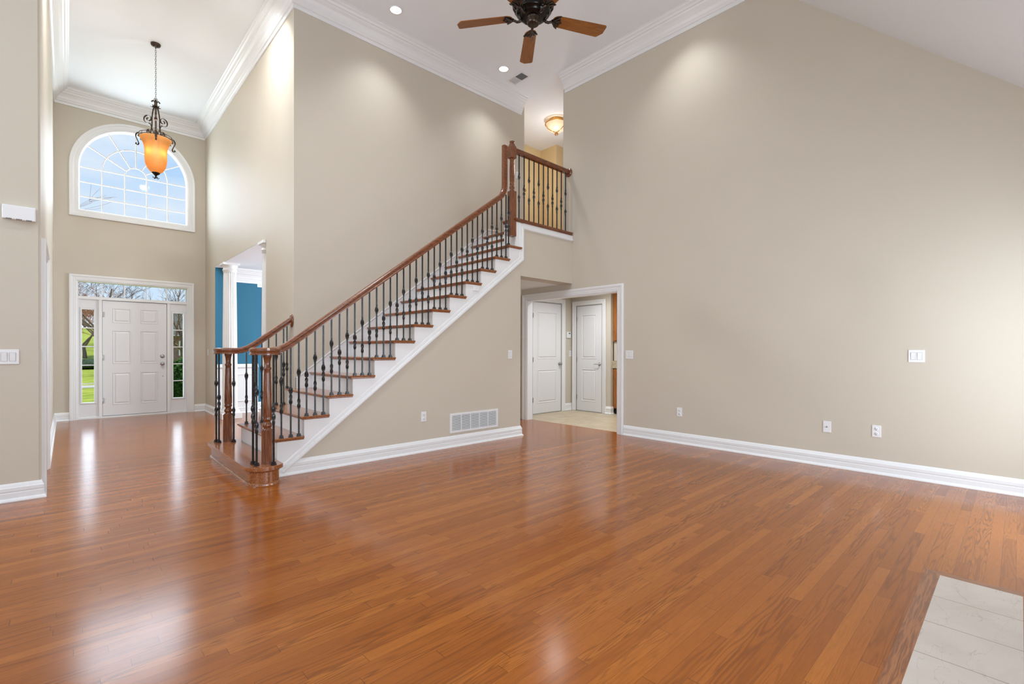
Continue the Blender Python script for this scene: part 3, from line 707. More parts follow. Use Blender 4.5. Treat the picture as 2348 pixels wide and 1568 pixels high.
for k in range(2, NT + 1):
    x0, x1, z = nose(k) + 0.032, nose(k + 1) + 0.06, top(k)
    yr = YS if k <= 13 else (YS if k == 14 else YS + 0.245)
    if k == 14: yr = YS
    yl = YL2 if k <= 3 else YB - 0.001
    mb = MB()
    if k == 4:
        mb.poly([(x0, yr), (x1, yr), (x1, YB - .001), (XF - .001, YB - .001), (XF - .001, YL2), (x0, YL2)], FXY, z - 0.034, z)
    else:
        mb.box(x0, x1 if k < NT else 4.99, yr, yl, z - 0.034, z)
    # nosing along front and open ends
    if k <= 3: pth = [(x1 - 0.03, yl), (x0, yl), (x0, yr), (x1 - 0.03, yr)]
    elif k == 4: pth = [(x0 + .04, YL2), (x0, YL2), (x0, yr), (x1 - 0.03, yr)]
    elif k < 14: pth = [(x0, yl), (x0, yr), (x1 - 0.03, yr)]
    elif k == 14: pth = [(x0, yl), (x0, yr), (4.64, yr)]
    else: pth = [(x0, yl), (x0, yr + .001)]
    mb.sweep([(o, t) for o, t in NOSE], pth, lambda a, b, t, z=z: (a, b, z + t), smooth=False)
    P(mb, 'tread', M_TREAD)
    # riser below this tread
    xr = nose(k) + 0.036
    mb = MB().box(xr, xr + 0.018, yr if k > 14 else YS + 0.0205, (YL2 - 0.0205) if k <= 4 else yl, top(k - 1) - (0.02 if k == 2 else 0.0), z - 0.033)
    P(mb, 'riser', M_TRIM)
# landing edge (step 16)
xr = nose(16) + 0.036
P(MB().box(xr, xr + 0.018, YS + 0.245, YB - 0.001, top(15), ZU - 0.03), 'riser', M_TRIM)
mb = MB().box(nose(16) + 0.032, 5.06, YS + 0.245, YB - 0.001, ZU - 0.034, ZU).sweep(NOSE, [(nose(16) + 0.032, YB - .001), (nose(16) + 0.032, YS + 0.245)], lambda a, b, t: (a, b, ZU + t))
P(mb, 'tread', M_TREAD)
# white open stringer following the steps, with a moulded band along its lower edge
low = lambda x: 0.134 + 0.764 * (x - 1.64)
pts = [(1.47, 0.0), (1.47 + 0.05, 0.13 - 0.13)]
pts = [(1.465, 0.0)]
pts += [(1.5, 0.0), (1.64, 0.134), (4.60, low(4.60)), (4.685, low(4.685)), (4.685, ZU - 0.04), (4.545, ZU - 0.04), (4.545, top(14) - 0.034)]
for k in range(14, 1, -1):
    xk = nose(k) + 0.036
    pts += [(xk, top(k) - 0.034), (xk, top(k - 1) - (0.034 if k > 2 else 0.0))]
pts = [p for i, p in enumerate(pts)]
pts[-1] = (pts[-2][0], 0.0)
pts.pop(0)
mb = MB().poly(pts, FY(YS, -1), -0.02, 0.008)
P(mb, 'stringer', M_TRIM)
# moulded band
band = [(0.0, 0.008), (0.0, 0.022), (0.012, 0.026), (0.03, 0.024), (0.034, 0.014), (0.06, 0.014), (0.07, 0.012), (0.075, 0.008)]
mb = MB().sweep(band, [(1.5, low(1.5)), (4.685, low(4.685)), (4.685, ZU - 0.115), (XR - 0.005, ZU - 0.115)], FY(YS, -1))
mb.box(4.686, XR - 0.003, YS - 0.008, YS, ZU - 0.12, ZU - 0.03)
P(mb, 'stringer_band', M_TRIM)
# left side closed stringer for the lowest open steps
pts = [(nose(2) + .036, 0), (XF - 0.001, 0), (XF - .001, top(4) - .034)]
for k in range(4, 1, -1):
    xk = nose(k) + 0.036
    pts += [(xk, top(k) - 0.034), (xk, top(k - 1) - 0.034 if k > 2 else 0.001)]
P(MB().poly(pts, FY(YL2), -0.02, 0.0), 'stringer', M_TRIM)
# skirt board on the back wall
sk = lambda x: 0.892 + 0.764 * (x - 2.033)
xe = 4.99
mb = MB().poly([(2.0, top(4)), (2.0, sk(2.0)), (xe, sk(xe)), (XR, ZU + 0.135), (XR, ZU - 0.01), (xe, ZU - 0.2), (2.3, top(4))], FY(YB, -1), 0, 0.014)
mb.sweep([(0, 0), (0, 0.02), (-0.012, 0.022), (-0.02, 0.014)], [(2.0, sk(2.0) - 0.35 + .2), (2.0, sk(2.0)), (xe, sk(xe)), (XR, ZU + 0.14)], FY(YB, -1))
P(mb, 'skirt_board', M_TRIM)
# wall under the stairs
wall_pts = [(1.55, 0), (4.64, 0), (4.64, ZSOF), (4.66, ZSOF), (4.66, low(4.66) + 0.05), (1.55, low(1.55) + 0.05)]
struct('wall_under_stair', MB().poly([(1.6, 0), (4.64, 0), (4.64, low(4.64) + 0.1), (1.6, low(1.6) + .1)], FY(YS + 0.0005), 0, 0.12).box(4.54, 4.639, YS + 0.12, YB - 0.001, 0, ZSOF), M_WALL, 'beige triangular wall below the staircase', 'wall')
# balcony nosing cap
mb = MB().box(4.545, XR - 0.002, YS - 0.002, YS + 0.24, ZU - 0.03, ZU + 0.012)
mb.sweep([(o * 1.1, t + 0.012) for o, t in [(0, -0.045), (-0.012, -0.045), (-0.02, -0.034), (-0.02, -0.026), (-0.032, -0.022), (-0.038, -0.012), (-0.034, -0.003), (-0.026, 0), (0, 0)]],
         [(4.545, YS + 0.24), (4.545, YS), (XR - 0.03, YS)], lambda a, b, t: (a, b, ZU + t))
P(mb, 'balcony_nosing', M_RAIL)
P(MB().box(4.546, 4.6395, YS + 0.001, YS + 0.24, top(14) + 0.001, ZU - 0.031), 'end_panel', M_TRIM)

# ------------------------------------------------------------------ railings
RPROF = [(-0.03, -0.03), (0.03, -0.03), (0.03, -0.018), (0.024, -0.012), (0.026, -0.002), (0.0315, 0.008), (0.0315, 0.02), (0.024, 0.030), (0.01, 0.035), (-0.01, 0.035), (-0.024, 0.030), (-0.0315, 0.02), (-0.0315, 0.008), (-0.026, -0.002), (-0.024, -0.012), (-0.03, -0.018)]
def baluster_mesh(L, kind):
    """square hammered bar with ribbon-twist knuckles; kind A = two spread apart, B = two together"""
    w = 0.0065; ctr = (0.67, 0.34) if kind == 'A' else (0.515, 0.415); hl = 0.052
    zs = set([0.0, L])
    for c in ctr:
        z0 = c * L - hl
        zs.update(z0 + 2 * hl * i / 36 for i in range(37))
    zs = sorted(zs); vs = []; mb = MB()
    def ang(z): return sum(0.75 * PI * max(0, min(1, (z - (c * L - hl)) / (2 * hl))) for c in ctr)
    for z in zs:
        bl = 0.0
        for c in ctr:
            t = (z - (c * L - hl)) / (2 * hl)
            if 0 < t < 1: bl = math.sin(PI * t)
        a, b_ = w + 0.0095 * bl, w - 0.002 * bl
        th = ang(z); ca, sa = math.cos(th), math.sin(th)
        # thick ribbon that bulges while it turns
        for px, py in ((a, b_ + .006 * bl), (-a, b_ + .006 * bl), (-a, -b_ - .006 * bl), (a, -b_ - .006 * bl)):
            vs.append((px * ca - py * sa, px * sa + py * ca, z))
    n = len(zs); fs = []
    for i in range(n - 1):
        for q in range(4):
            r = (q + 1) % 4; fs.append((i * 4 + q, i * 4 + r, (i + 1) * 4 + r, (i + 1) * 4 + q))
    return mb.add(vs, fs)
def shoe_mesh():
    mb = MB()
    for r, z0, z1 in ((0.017, 0, 0.012), (0.012, 0.012, 0.018), (0.0145, 0.018, 0.026)):
        mb.box(-r, r, -r, r, z0, z1)
    return mb
SHOE = shoe_mesh().build('baluster_shoe', M_IRON); SHOE_ME = SHOE.data; bpy.data.objects.remove(SHOE)
bal_count = [0]
def baluster(parent, p, z1, rz=0.0, kind=None):
    i = bal_count[0]; bal_count[0] += 1
    k = kind or 'AB'[i % 2]
    L = z1 - p[2]
    rel = Vector(p) - parent.location
    b = baluster_mesh(L, k).build('baluster', M_IRON, parent, loc=rel, rot=(0, 0, rz))
    s_ = bpy.data.objects.new('baluster_shoe', SHOE_ME); COL.objects.link(s_); s_.parent = b
    return b
def newel_mesh(h, sq=0.043, block=0.30):
    mb = MB().box(-sq, sq, -sq, sq, 0, block)
    b0 = block; prof = [(sq * .98, b0), (0.043, b0 + .004), (0.03, b0 + .014), (0.03, b0 + .02), (0.04, b0 + .035), (0.04, b0 + .05), (0.028, b0 + .07), (0.027, b0 + .078), (0.036, b0 + .088), (0.040, b0 + .1), (0.034, b0 + .112),
            (0.039, b0 + .13), (0.038, b0 + .22), (h * 0 + 0.030, h - .17), (0.028, h - .14), (0.034, h - .128), (0.034, h - .118), (0.026, h - .108), (0.026, h - .07), (0.032, h - .03), (0.038, h - .018), (0.038, h)]
    return mb.lathe(prof, 20)
ZV = 1.150      # underside of volute
slope = RISE / RUN
def rail_z(x): return ZV + 0.03 + 0.0 + (x - 1.50) * 0.744       # rail centre-line height
CXV = 1.33
def side_rail(cy, yr, sgn, x_end, label, gooseneck):
    """handrail with volute; sgn=+1: straight part lies on the +Y side of the volute centre"""
    root = thing('stair_railing', label, 'stair railing', (CXV, cy, top(1)))
    rel = lambda p: tuple(Vector(p) - root.location)
    R = abs(yr - cy); pts = []
    # spiral from inside outwards to the straight run
    for i in range(45):
        t = i / 44; a = PI * 2.2 * (1 - t); r = R * (1 - 0.62 * max(0, (0.75 - t) / 0.75) ** 1.2)
        pts.append((CXV + r * math.sin(-a) * 1.0, cy + sgn * r * math.cos(a), ZV + 0.03))
    # easing up to the rake
    xs = [CXV + 0.03, CXV + 0.07, CXV + 0.11, CXV + 0.15, CXV + 0.19, CXV + 0.24]
    for x in xs[:-1]:
        d_ = max(0.0, x - (CXV + 0.04)); z = ZV + 0.03 + 0.744 * d_ * d_ / (2 * 0.2) if d_ < 0.2 else 0
        pts.append((x, yr, z))
    xk = CXV + 0.24; zk = ZV + 0.03 + 0.744 * (0.2 * 0.5)
    rz = lambda x: zk + (x - xk) * 0.744
    pts.append((xk, yr, zk))
    if gooseneck:
        pts += [(x, yr, rz(x)) for x in (2.0, 2.6, 3.2, 3.8, 4.25)]
        xa, za = 4.26, rz(4.26)
        for i in range(1, 9):
            t = i / 8; ang = math.atan(0.744) + (PI / 2 - math.atan(0.744)) * t
            px, _, pz = pts[-1]
            pts.append((px + 0.028 * math.cos(ang), yr, pz + 0.028 * math.sin(ang)))
        px = pts[-1][0]
        pts += [(px, yr, z) for z in (pts[-1][2] + 0.05, 3.7, 3.965)]
    else:
        pts += [(x, yr, rz(x)) for x in (1.75, 1.9, x_end)]
    # level cap over the newel inside the volute
    pr = RPROF if True else RPROF
    mb = MB().rail([rel(p) for p in pts], pr)
    mb.lathe([(0, -0.03), (0.062, -0.03), (0.066, -0.01), (0.07, 0.012), (0.064, 0.03), (0.05, 0.036), (0, 0.037)], 24, Matrix.Translation(rel((CXV, cy, ZV + 0.03))))
    mb.build('handrail', M_RAIL, root)
    h = ZV - top(1)
    newel_mesh(h).build('newel_post', M_NEWEL, root, loc=(0, 0, 0), rot=(0, 0, math.radians(-22)))
    return root, rz
YRAIL = 4.785; YRL = 5.985
CY1 = YRAIL - 0.115; CY2 = YRL + 0.115
root, rz = side_rail(CY1, YRAIL, 1, 4.4, 'long oak and iron railing rising along the open side of the stairs', True)
zu = lambda x: rz(x) - 0.036
# volute ring balusters on the starting step
for a, kd in ((160, 'B'), (207, 'A'), (280, 'B')):
    baluster(root, (CXV + 0.115 * math.cos(math.radians(a)), CY1 + 0.115 * math.sin(math.radians(a)), top(1)), ZV + 0.005, 0.4, kd)
bal_count[0] = 0
for k in range(2, 15):
    offs = (0.075, 0.158, 0.24)
    if k == 2: offs = (0.09, 0.175, 0.25)
    if k == 14: offs = (0.04,)
    for j, ox in enumerate(offs):
        x = nose(k) + ox - 0.012
        z1 = zu(x) + 0.01
        if k == 14: z1 = rz(4.28) + 0.03
        baluster(root, (x, YRAIL + 0.0, top(k)), z1)
# upper newel at the balcony corner
n3 = MB(); zb, zt = top(14) + 0.14, 4.03
sq = 0.044
n3.box(-sq, sq, -sq, sq, 0, 0.62)
b0 = 0.62
n3.lathe([(sq, b0), (0.04, b0 + .005), (0.028, b0 + .02), (0.038, b0 + .045), (0.038, b0 + .06), (0.027, b0 + .08), (0.032, b0 + .09), (0.034, b0 + .1), (0.028, b0 + .115), (0.033, b0 + .14), (0.036, b0 + .3), (0.03, b0 + .42), (0.034, b0 + .44), (0.03, b0 + .455)], 16)
n3.box(-sq, sq, -sq, sq, b0 + .455, zt - zb - 0.03)
H_ = zt - zb - 0.03
n3.add([(sx * a, sy * a, z) for a, z in ((sq, H_), (0.026, H_ + 0.04), (0.026, H_ + 0.052)) for sx, sy in ((-1, -1), (1, -1), (1, 1), (-1, 1))],
       [(i * 4 + q, i * 4 + (q + 1) % 4, i * 4 + 4 + (q + 1) % 4, i * 4 + 4 + q) for i in range(2) for q in range(4)] + [(8, 9, 10, 11)])
n3.lathe([(0.018, H_ + .05), (0.02, H_ + .06), (0.036, H_ + .068), (0.036, H_ + .078), (0.024, H_ + .088), (0, H_ + .094)], 16)
n3.build('newel_post', M_NEWEL, root, loc=Vector((4.502, 4.815, zb)) - root.location)
# left short railing
root2, rz2 = side_rail(CY2, YRL, -1, XF - 0.018, 'short oak and iron railing on the left of the lowest steps', False)
for a, kd in ((168, 'A'), (208, 'B'), (285, 'A')):
    baluster(root2, (CXV + 0.115 * math.cos(math.radians(a)), CY2 + 0.115 * math.sin(math.radians(a)), top(1)), ZV + 0.005, 0.4, kd)
bal_count[0] = 0
for k in (2, 3, 4):
    for ox in ((0.09, 0.175, 0.25) if k == 2 else ((0.075, 0.158, 0.24) if k == 3 else (0.03,))):
        x = nose(k) + ox - 0.012
        baluster(root2, (x, YRL, top(k)), rz2(x) - 0.026)
zc = rz2(XF - 0.02)
MB().lathe([(0, 0), (0.062, 0), (0.064, 0.008), (0.056, 0.016), (0.05, 0.018), (0.0, 0.02)], 28, Matrix.Translation(Vector((XF - 0.001, YRL, zc)) - root2.location) @ Matrix.Rotation(-PI / 2, 4, 'Y') @ Matrix.Diagonal((1.25, 1, 1, 1))).build('rosette', M_RAIL, root2)
# balcony railing
YBR = 4.85
root3 = thing('balcony_railing', 'upstairs balcony railing of oak and iron meeting the right wall', 'balcony railing', (5.1, YBR, ZU + 0.012))
rel = lambda p: tuple(Vector(p) - root3.location)
MB().rail([rel((4.545, YBR, 3.99)), rel((XR - 0.018, YBR, 3.985))], [(o, t * 1.1) for o, t in RPROF]).build('handrail', M_RAIL, root3)
MB().lathe([(0, 0), (0.066, 0), (0.068, 0.01), (0.06, 0.018), (0, 0.022)], 28, Matrix.Translation(Vector((XR - 0.001, YBR, 3.98)) - root3.location) @ Matrix.Rotation(-PI / 2, 4, 'Y')).build('rosette', M_RAIL, root3)
for i in range(11):
    baluster(root3, (4.672 + 0.1007 * i, YBR, ZU + 0.012), 3.96, 0, 'AB'[i % 2])

# ------------------------------------------------------------------ hearth
h = thing('fireplace_hearth', 'cream stone tile hearth set into the floor at lower right', 'hearth', (2.4, 0.13, 0))
MB().box(-2.4, 1.004, -0.147, 0.155, -0.03, 0.0022).build('tile_slab', M_HEARTH, h)
MB().poly([(3.404 - 2.4, 0.155), (3.46 - 2.4, 0.217), (-2.4, 0.217), (-2.4, 0.155)], FXY, -0.02, 0.0012).build('wood_border', M_BORDER, h)
MB().poly([(3.404 - 2.4, 0.155), (3.46 - 2.4, 0.217), (3.46 - 2.4, -0.147), (3.404 - 2.4, -0.147)], FXY, -0.02, 0.0012).build('wood_border', wood_grain('oak_border_cross', (0.34, 0.125, 0.042), (0.15, 0.046, 0.015), 'Y', 0.3, 0.2), h)

# ------------------------------------------------------------------ ceiling fan
fz = 4.05
fan = thing('ceiling_fan', 'dark bronze ceiling fan with five oak blades', 'ceiling fan', (2.915, 2.857, fz))
MB().lathe([(0, 1.45), (0.075, 1.45), (0.075, 1.41), (0.05, 1.36), (0.02, 1.33)], 24).build('canopy', M_BRONZE, fan)
MB().lathe([(0.0145, 1.42), (0.0145, 0.30)], 14).build('downrod', M_BRONZE, fan)
MB().lathe([(0.0, 0.32), (0.03, 0.32), (0.04, 0.27), (0.07, 0.25), (0.13, 0.22), (0.165, 0.17), (0.172, 0.12), (0.168, 0.075), (0.15, 0.045), (0.145, 0.038), (0.15, 0.03), (0.135, 0.012), (0.12, 0.008), (0.118, -0.004), (0.10, -0.016), (0.06, -0.02), (0, -0.02)], 40).build('motor_housing', M_BLACK, fan)
rb = MB()
for i in range(20):
    a = 2 * PI * i / 20; c, s_ = math.cos(a), math.sin(a)
    rb.tube([(0.166 * c, 0.166 * s_, 0.175), (0.176 * c, 0.176 * s_, 0.12), (0.171 * c, 0.171 * s_, 0.075), (0.152 * c, 0.152 * s_, 0.04)], [0.004, 0.006, 0.006, 0.003], 6)
rb.build('housing_ribs', M_BRONZE, fan)
MB().lathe([(0, -0.075), (0.04, -0.075), (0.05, -0.068), (0.054, -0.05), (0.056, -0.03), (0.062, -0.018)], 28).build('switch_housing', M_BRONZE, fan)
def blade_outline():
    L0, L1, hw0, hw1 = 0.175, 0.672, 0.056, 0.066
    pts = []
    for i in range(11):          # rounded root
        a = PI / 2 + PI * i / 10
        pts.append((L0 + 0.055 + 0.055 * math.cos(a), hw0 * math.sin(a)))
    pts += [(L1 - 0.012, -hw1), (L1, -hw1 + 0.012), (L1 - 0.004, hw1 * 0.25), (L1 - 0.045, hw1 - 0.003), (L1 - 0.055, hw1)]
    return pts
for az in (127, 50.5, -26, -100, -173):
    Mz = Matrix.Rotation(math.radians(az), 4, 'Z') @ Matrix.Rotation(math.radians(-11), 4, 'X')
    bl = MB().poly(blade_outline(), FXY, -0.003, 0.003).build('blade', M_BLADE, fan, bevel=0.0015)
    bl.matrix_local = Mz
    ir = MB().poly([(0.165, 0.012), (0.185, 0.02), (0.2, 0.045), (0.225, 0.062), (0.238, 0.066), (0.232, 0.045), (0.245, 0.03), (0.24, 0.015), (0.262, 0.0), (0.24, -0.015), (0.245, -0.03), (0.232, -0.045), (0.238, -0.066), (0.225, -0.062), (0.2, -0.045), (0.185, -0.02), (0.165, -0.012)], FXY, -0.012, -0.004)
    for sg in (-1, 1):
        ir.tube([(0.17, 0.004 * sg, -0.014), (0.205, 0.03 * sg, -0.016), (0.233, 0.06 * sg, -0.013)], [0.006, 0.006, 0.004], 6)
        ir.tube([(0.17, 0.002 * sg, -0.014), (0.215, 0.014 * sg, -0.017), (0.242, 0.024 * sg, -0.013)], [0.005, 0.005, 0.003], 6)
    ir.tube([(0.09, 0, -0.004), (0.115, 0, -0.028), (0.14, 0, -0.03), (0.16, 0, -0.018), (0.185, 0, -0.013)], [0.012, 0.012, 0.011, 0.011, 0.009], 8)
    o = ir.build('blade_iron', M_BRONZE, bl)
ch = MB().tube([(-0.035, -0.03, -0.06), (-0.035, -0.03, -0.19)], 0.0014, 6)
ch.lathe([(0, -0.24), (0.004, -0.237), (0.005, -0.21), (0.003, -0.19), (0, -0.188)], 8, Matrix.Translation((-0.035, -0.03, 0)))
ch.build('pull_chain', M_BRONZE, fan)

# ------------------------------------------------------------------ foyer pendant
px, py = 0.925, 8.349
pen = thing('pendant_light', 'wrought iron pendant with glowing amber glass bell on a chain', 'pendant light', (px, py, 4.17))
MB().lathe([(0, 1.29), (0.03, 1.29), (0.034, 1.30), (0.052, 1.302), (0.058, 1.315), (0.06, 1.33), (0, 1.33)], 24).lathe([(0, 1.262), (0.006, 1.262), (0.006, 1.29)], 8).build('canopy', M_BRONZE, pen)
chn = MB()
nl = 24; z0, z1 = 0.56, 1.268; lh = (z1 - z0) / nl
for i in range(nl):
    zc_ = z0 + lh * (i + 0.5); a0 = (i % 2) * PI / 2
    pts = []
    for q in range(12):
        t = 2 * PI * q / 12; x_ = 0.008 * math.cos(t); z_ = (lh * 0.68) * math.sin(t)
        pts.append((x_ * math.cos(a0), x_ * math.sin(a0), zc_ + z_))
    chn.tube(pts, 0.002, 5, closed=True)
chn.build('chain', M_BRONZE, pen)
hub = MB().tube([(0.02 * math.cos(t), 0, 0.545 + 0.02 * math.sin(t)) for t in [2 * PI * q / 16 for q in range(16)]], 0.004, 6, closed=True)
hub.lathe([(0, 0.53), (0.016, 0.528), (0.02, 0.515), (0.017, 0.49), (0.022, 0.47), (0.014, 0.44), (0.012, 0.30), (0.018, 0.29), (0.018, 0.27), (0.012, 0.26), (0.012, 0.12), (0.02, 0.10), (0.02, 0.04), (0, 0.03)], 16)
hub.build('stem', M_BRONZE, pen)
def ribbon(pts, wd=0.008, th=0.003):
    return [Vector(p) for p in pts], wd, th
def scroll(cx_, cz_, r0, r1, a0, a1, n=22):
    return [(cx_ + (r0 + (r1 - r0) * i / n) * math.cos(a0 + (a1 - a0) * i / n), cz_ + (r0 + (r1 - r0) * i / n) * math.sin(a0 + (a1 - a0) * i / n)) for i in range(n + 1)]
for i in range(3):
    a = 2 * PI * i / 3 - 1.675
    c, s_ = math.cos(a), math.sin(a)
    def strap(p2, w_=0.010):
        m_ = MB(); m_.sweep([(-0.0032, -w_), (0.0032, -w_), (0.0032, w_), (-0.0032, w_)], p2, lambda r, z, t: (r * c - t * s_, r * s_ + t * c, z)); return m_
    arm = MB()
    # long bowed bar from the hub to the ring
    arm.v += []; 
    parts_ = [
        [(0.015, 0.47), (0.035, 0.40), (0.05, 0.30), (0.05, 0.18), (0.07, 0.06), (0.12, 0.02), (0.175, 0.035)],
        scroll(0.098, 0.275, 0.010, 0.068, PI * 2.5, -PI * 0.62, 30) + [(0.058, 0.17), (0.035, 0.10), (0.02, 0.05)],
        scroll(0.085, 0.10, 0.006, 0.036, PI * 2.4, -PI * 0.5) + [(0.05, 0.045), (0.03, 0.03)],
        scroll(0.055, 0.455, 0.006, 0.026, -PI * 0.2, PI * -1.3) ,
        [(0.012, 0.50), (0.03, 0.535), (0.045, 0.53), (0.055, 0.515)],
        scroll(0.212, 0.035, 0.010, 0.052, PI * 2.4, -PI * 0.22, 28) + [(0.236, -0.035), (0.222, -0.07)] + scroll(0.246, -0.08, 0.024, 0.008, PI * 0.95, PI * 2.4, 12),
        scroll(0.17, 0.04, 0.006, 0.024, PI * 2.0, PI * 0.2, 12),
    ]
    for p2 in parts_:
        q = strap(p2); arm.add(q.v, q.f)
    arm.build('scroll_arm', M_BRONZE, pen)
rg = MB()
for z_, r_ in ((0.0, 0.192), (0.032, 0.192)):
    rg.tube([(r_ * math.cos(2 * PI * q / 40), r_ * math.sin(2 * PI * q / 40), z_) for q in range(40)], 0.004, 6, closed=True)
for q in range(24):
    t = 2 * PI * q / 24
    if q % 8 in (0, 2, 4, 6): rg.tube([(0.192 * math.cos(t), 0.192 * math.sin(t), 0), (0.192 * math.cos(t), 0.192 * math.sin(t), 0.032)], 0.003, 5)
for i in range(3):
    t = 2 * PI * i / 3 - 1.675
    rg.box(-0.03, 0.0, -0.014, 0.014, -0.03, 0.012, Matrix.Rotation(t, 4, 'Z') @ Matrix.Translation((0.196, 0, 0)))
rg.build('ring', M_BRONZE, pen)
bowl = [(0.186, -0.005), (0.178, -0.028), (0.163, -0.055), (0.146, -0.09), (0.136, -0.13), (0.131, -0.18), (0.130, -0.23), (0.130, -0.28), (0.127, -0.33), (0.118, -0.38), (0.10, -0.425), (0.075, -0.46), (0.05, -0.482), (0.03, -0.495)]
MB().lathe(bowl, 40).build('glass_bell', M_AMBER, pen)
fin = MB().lathe([(0.05, -0.482), (0.045, -0.495), (0.03, -0.51), (0.014, -0.52), (0.011, -0.545), (0.014, -0.55), (0, -0.56)], 16)
for i in range(4):
    t = PI / 2 * i + 0.4
    fin.tube([(0.006 * math.cos(t), 0.006 * math.sin(t), -0.545), (0.022 * math.cos(t), 0.022 * math.sin(t), -0.562), (0.036 * math.cos(t), 0.036 * math.sin(t), -0.555), (0.04 * math.cos(t), 0.04 * math.sin(t), -0.545)], 0.005, 6)
fin.build('finial', M_BLACK, pen)
for i in range(3):
    t = -1.675 + (-0.75, 0.75, PI)[i]
    p_ = (0.088 * math.cos(t), 0.088 * math.sin(t), -0.22)
    MB().lathe([(0, -0.03), (0.010, -0.026), (0.013, -0.01), (0.010, 0.01), (0.006, 0.03), (0.006, 0.06), (0, 0.06)], 12, Matrix.Translation(p_)).build('bulb', emitter('bulb_glow', (1.0, 0.78, 0.4), 6.0), pen)
    light('pendant_bulb_light', 'POINT', p_, 0.9, (1.0, 0.76, 0.42), radius=0.018, parent=pen)

light('pendant_up_fill', 'SPOT', (0, 0, -0.06), PW['pendant_up'], (1.0, 0.96, 0.92), rot=(PI, 0, 0), radius=0.05, spot=150, blend=1.0, parent=pen)  # spot added to brighten the foyer ceiling without overlighting the bell

# ------------------------------------------------------------------ upstairs flush light
fl = thing('flush_ceiling_light', 'opal glass and brass flush light on the upstairs hall ceiling', 'ceiling light', (6.70, 5.95, ZC))
MB().lathe([(0, 0), (0.14, 0), (0.145, -0.015), (0.135, -0.03), (0.12, -0.035)], 32).build('ceiling_plate', M_BRASS, fl)
MB().lathe([(0.205, -0.075), (0.2, -0.1), (0.185, -0.135), (0.155, -0.17), (0.11, -0.2), (0.05, -0.215), (0, -0.217)], 36).build('glass_bowl', M_OPAL, fl)
fr_ = MB().tube([(0.207 * math.cos(2 * PI * q / 40), 0.207 * math.sin(2 * PI * q / 40), -0.075) for q in range(40)], 0.01, 8, closed=True)
for i in range(3):
    t = 2 * PI * i / 3 + 2.6; c, s_ = math.cos(t), math.sin(t)
    fr_.tube([(0.13 * c, 0.13 * s_, -0.02), (0.19 * c, 0.19 * s_, -0.04), (0.213 * c, 0.213 * s_, -0.075), (0.205 * c, 0.205 * s_, -0.11), (0.165 * c, 0.165 * s_, -0.172), (0.1 * c, 0.1 * s_, -0.21), (0.03 * c, 0.03 * s_, -0.228)], 0.006, 6)
for i in range(5):
    t = 2 * PI * i / 5; c, s_ = math.cos(t), math.sin(t)
    fr_.tube([(0.01 * c, 0.01 * s_, -0.225), (0.03 * c, 0.03 * s_, -0.25), (0.035 * c, 0.035 * s_, -0.27), (0.018 * c, 0.018 * s_, -0.278)], 0.007, 6)
fr_.build('brass_frame', M_BRASS, fl)
light('hall_fill', 'POINT', (0.0, 0.0, -0.9), PW['hall'], (0.96, 0.97, 1.0), radius=0.12, parent=fl)  # extra light floating below the fixture to brighten the hall
light('hall_lamp_bulb', 'POINT', (-0.07, -0.05, -0.12), 0.6, (1.0, 0.86, 0.68), radius=0.03, parent=fl)

# ------------------------------------------------------------------ recessed lights, some added only as fill
def can(x, y, z, r, power, label, spread=105, group=None, tilt=0):
    t = thing('recessed_light', label, 'recessed light', (x, y, z), group=group)
    MB().lathe([(r, -0.001), (r + 0.018, -0.001), (r + 0.02, -0.005), (r + 0.014, -0.009), (r, -0.006)], 32).build('trim_ring', M_PLASTIC, t)
    MB().lathe([(0, -0.003), (r, -0.003)], 32).build('lamp_face', M_LAMP, t)
    light('can_light', 'SPOT', (0, 0, -0.03), power, (0.93, 0.97, 1.0), rot=(math.radians(tilt), 0, 0), radius=0.10, spot=spread, blend=0.9, parent=t)
    return t
can(4.89, 5.42, ZC, 0.068, PW['can'], 'lit recessed light in the white ceiling beside the vent')
can(3.05, 5.42, ZC, 0.068, PW['can'], 'recessed light above the middle of the stair wall, above the frame')
can(0.15, 6.2, ZC, 0.068, PW['foyer_fill'], 'unseen fill light added in the foyer ceiling near its left wall, above the frame', 140, tilt=32)  # added fill aimed at the front wall from out of view
can(1.5, 6.1, ZC, 0.068, PW['foyer_fill'] * 0.8, 'unseen fill light added in the foyer ceiling near its right wall, above the frame', 140, tilt=32)  # twin of the added foyer fill, softens the pendant's shadow
can(1.9, 3.6, ZC, 0.068, PW['great_fill'], 'unseen fill light added in the middle of the great room ceiling, above the frame', 150)  # unseen fill added for the stair side of the room
can(5.3, 2.85, ZC, 0.068, PW['can'], 'recessed light near the right wall, above the frame')
can(4.75, 5.66, ZSOF, 0.055, PW['can_low'], 'small lit recessed light in the low soffit by the stairs')
can(6.6, 5.0, 2.6, 0.06, PW['kitchen_fill'], 'unseen fill light added in the ceiling near the interior doors', 160)  # added to brighten the passage doors
can(8.3, 5.9, ZC, 0.068, 60, 'hidden fill light added further along the upstairs hall')  # out-of-sight light added to lift the yellow hall walls
can(6.6, 3.6, 2.6, 0.06, PW['kitchen_fill'], 'unseen fill light added in the kitchen ceiling', 160)  # extra unseen fill so the kitchen end is not dark

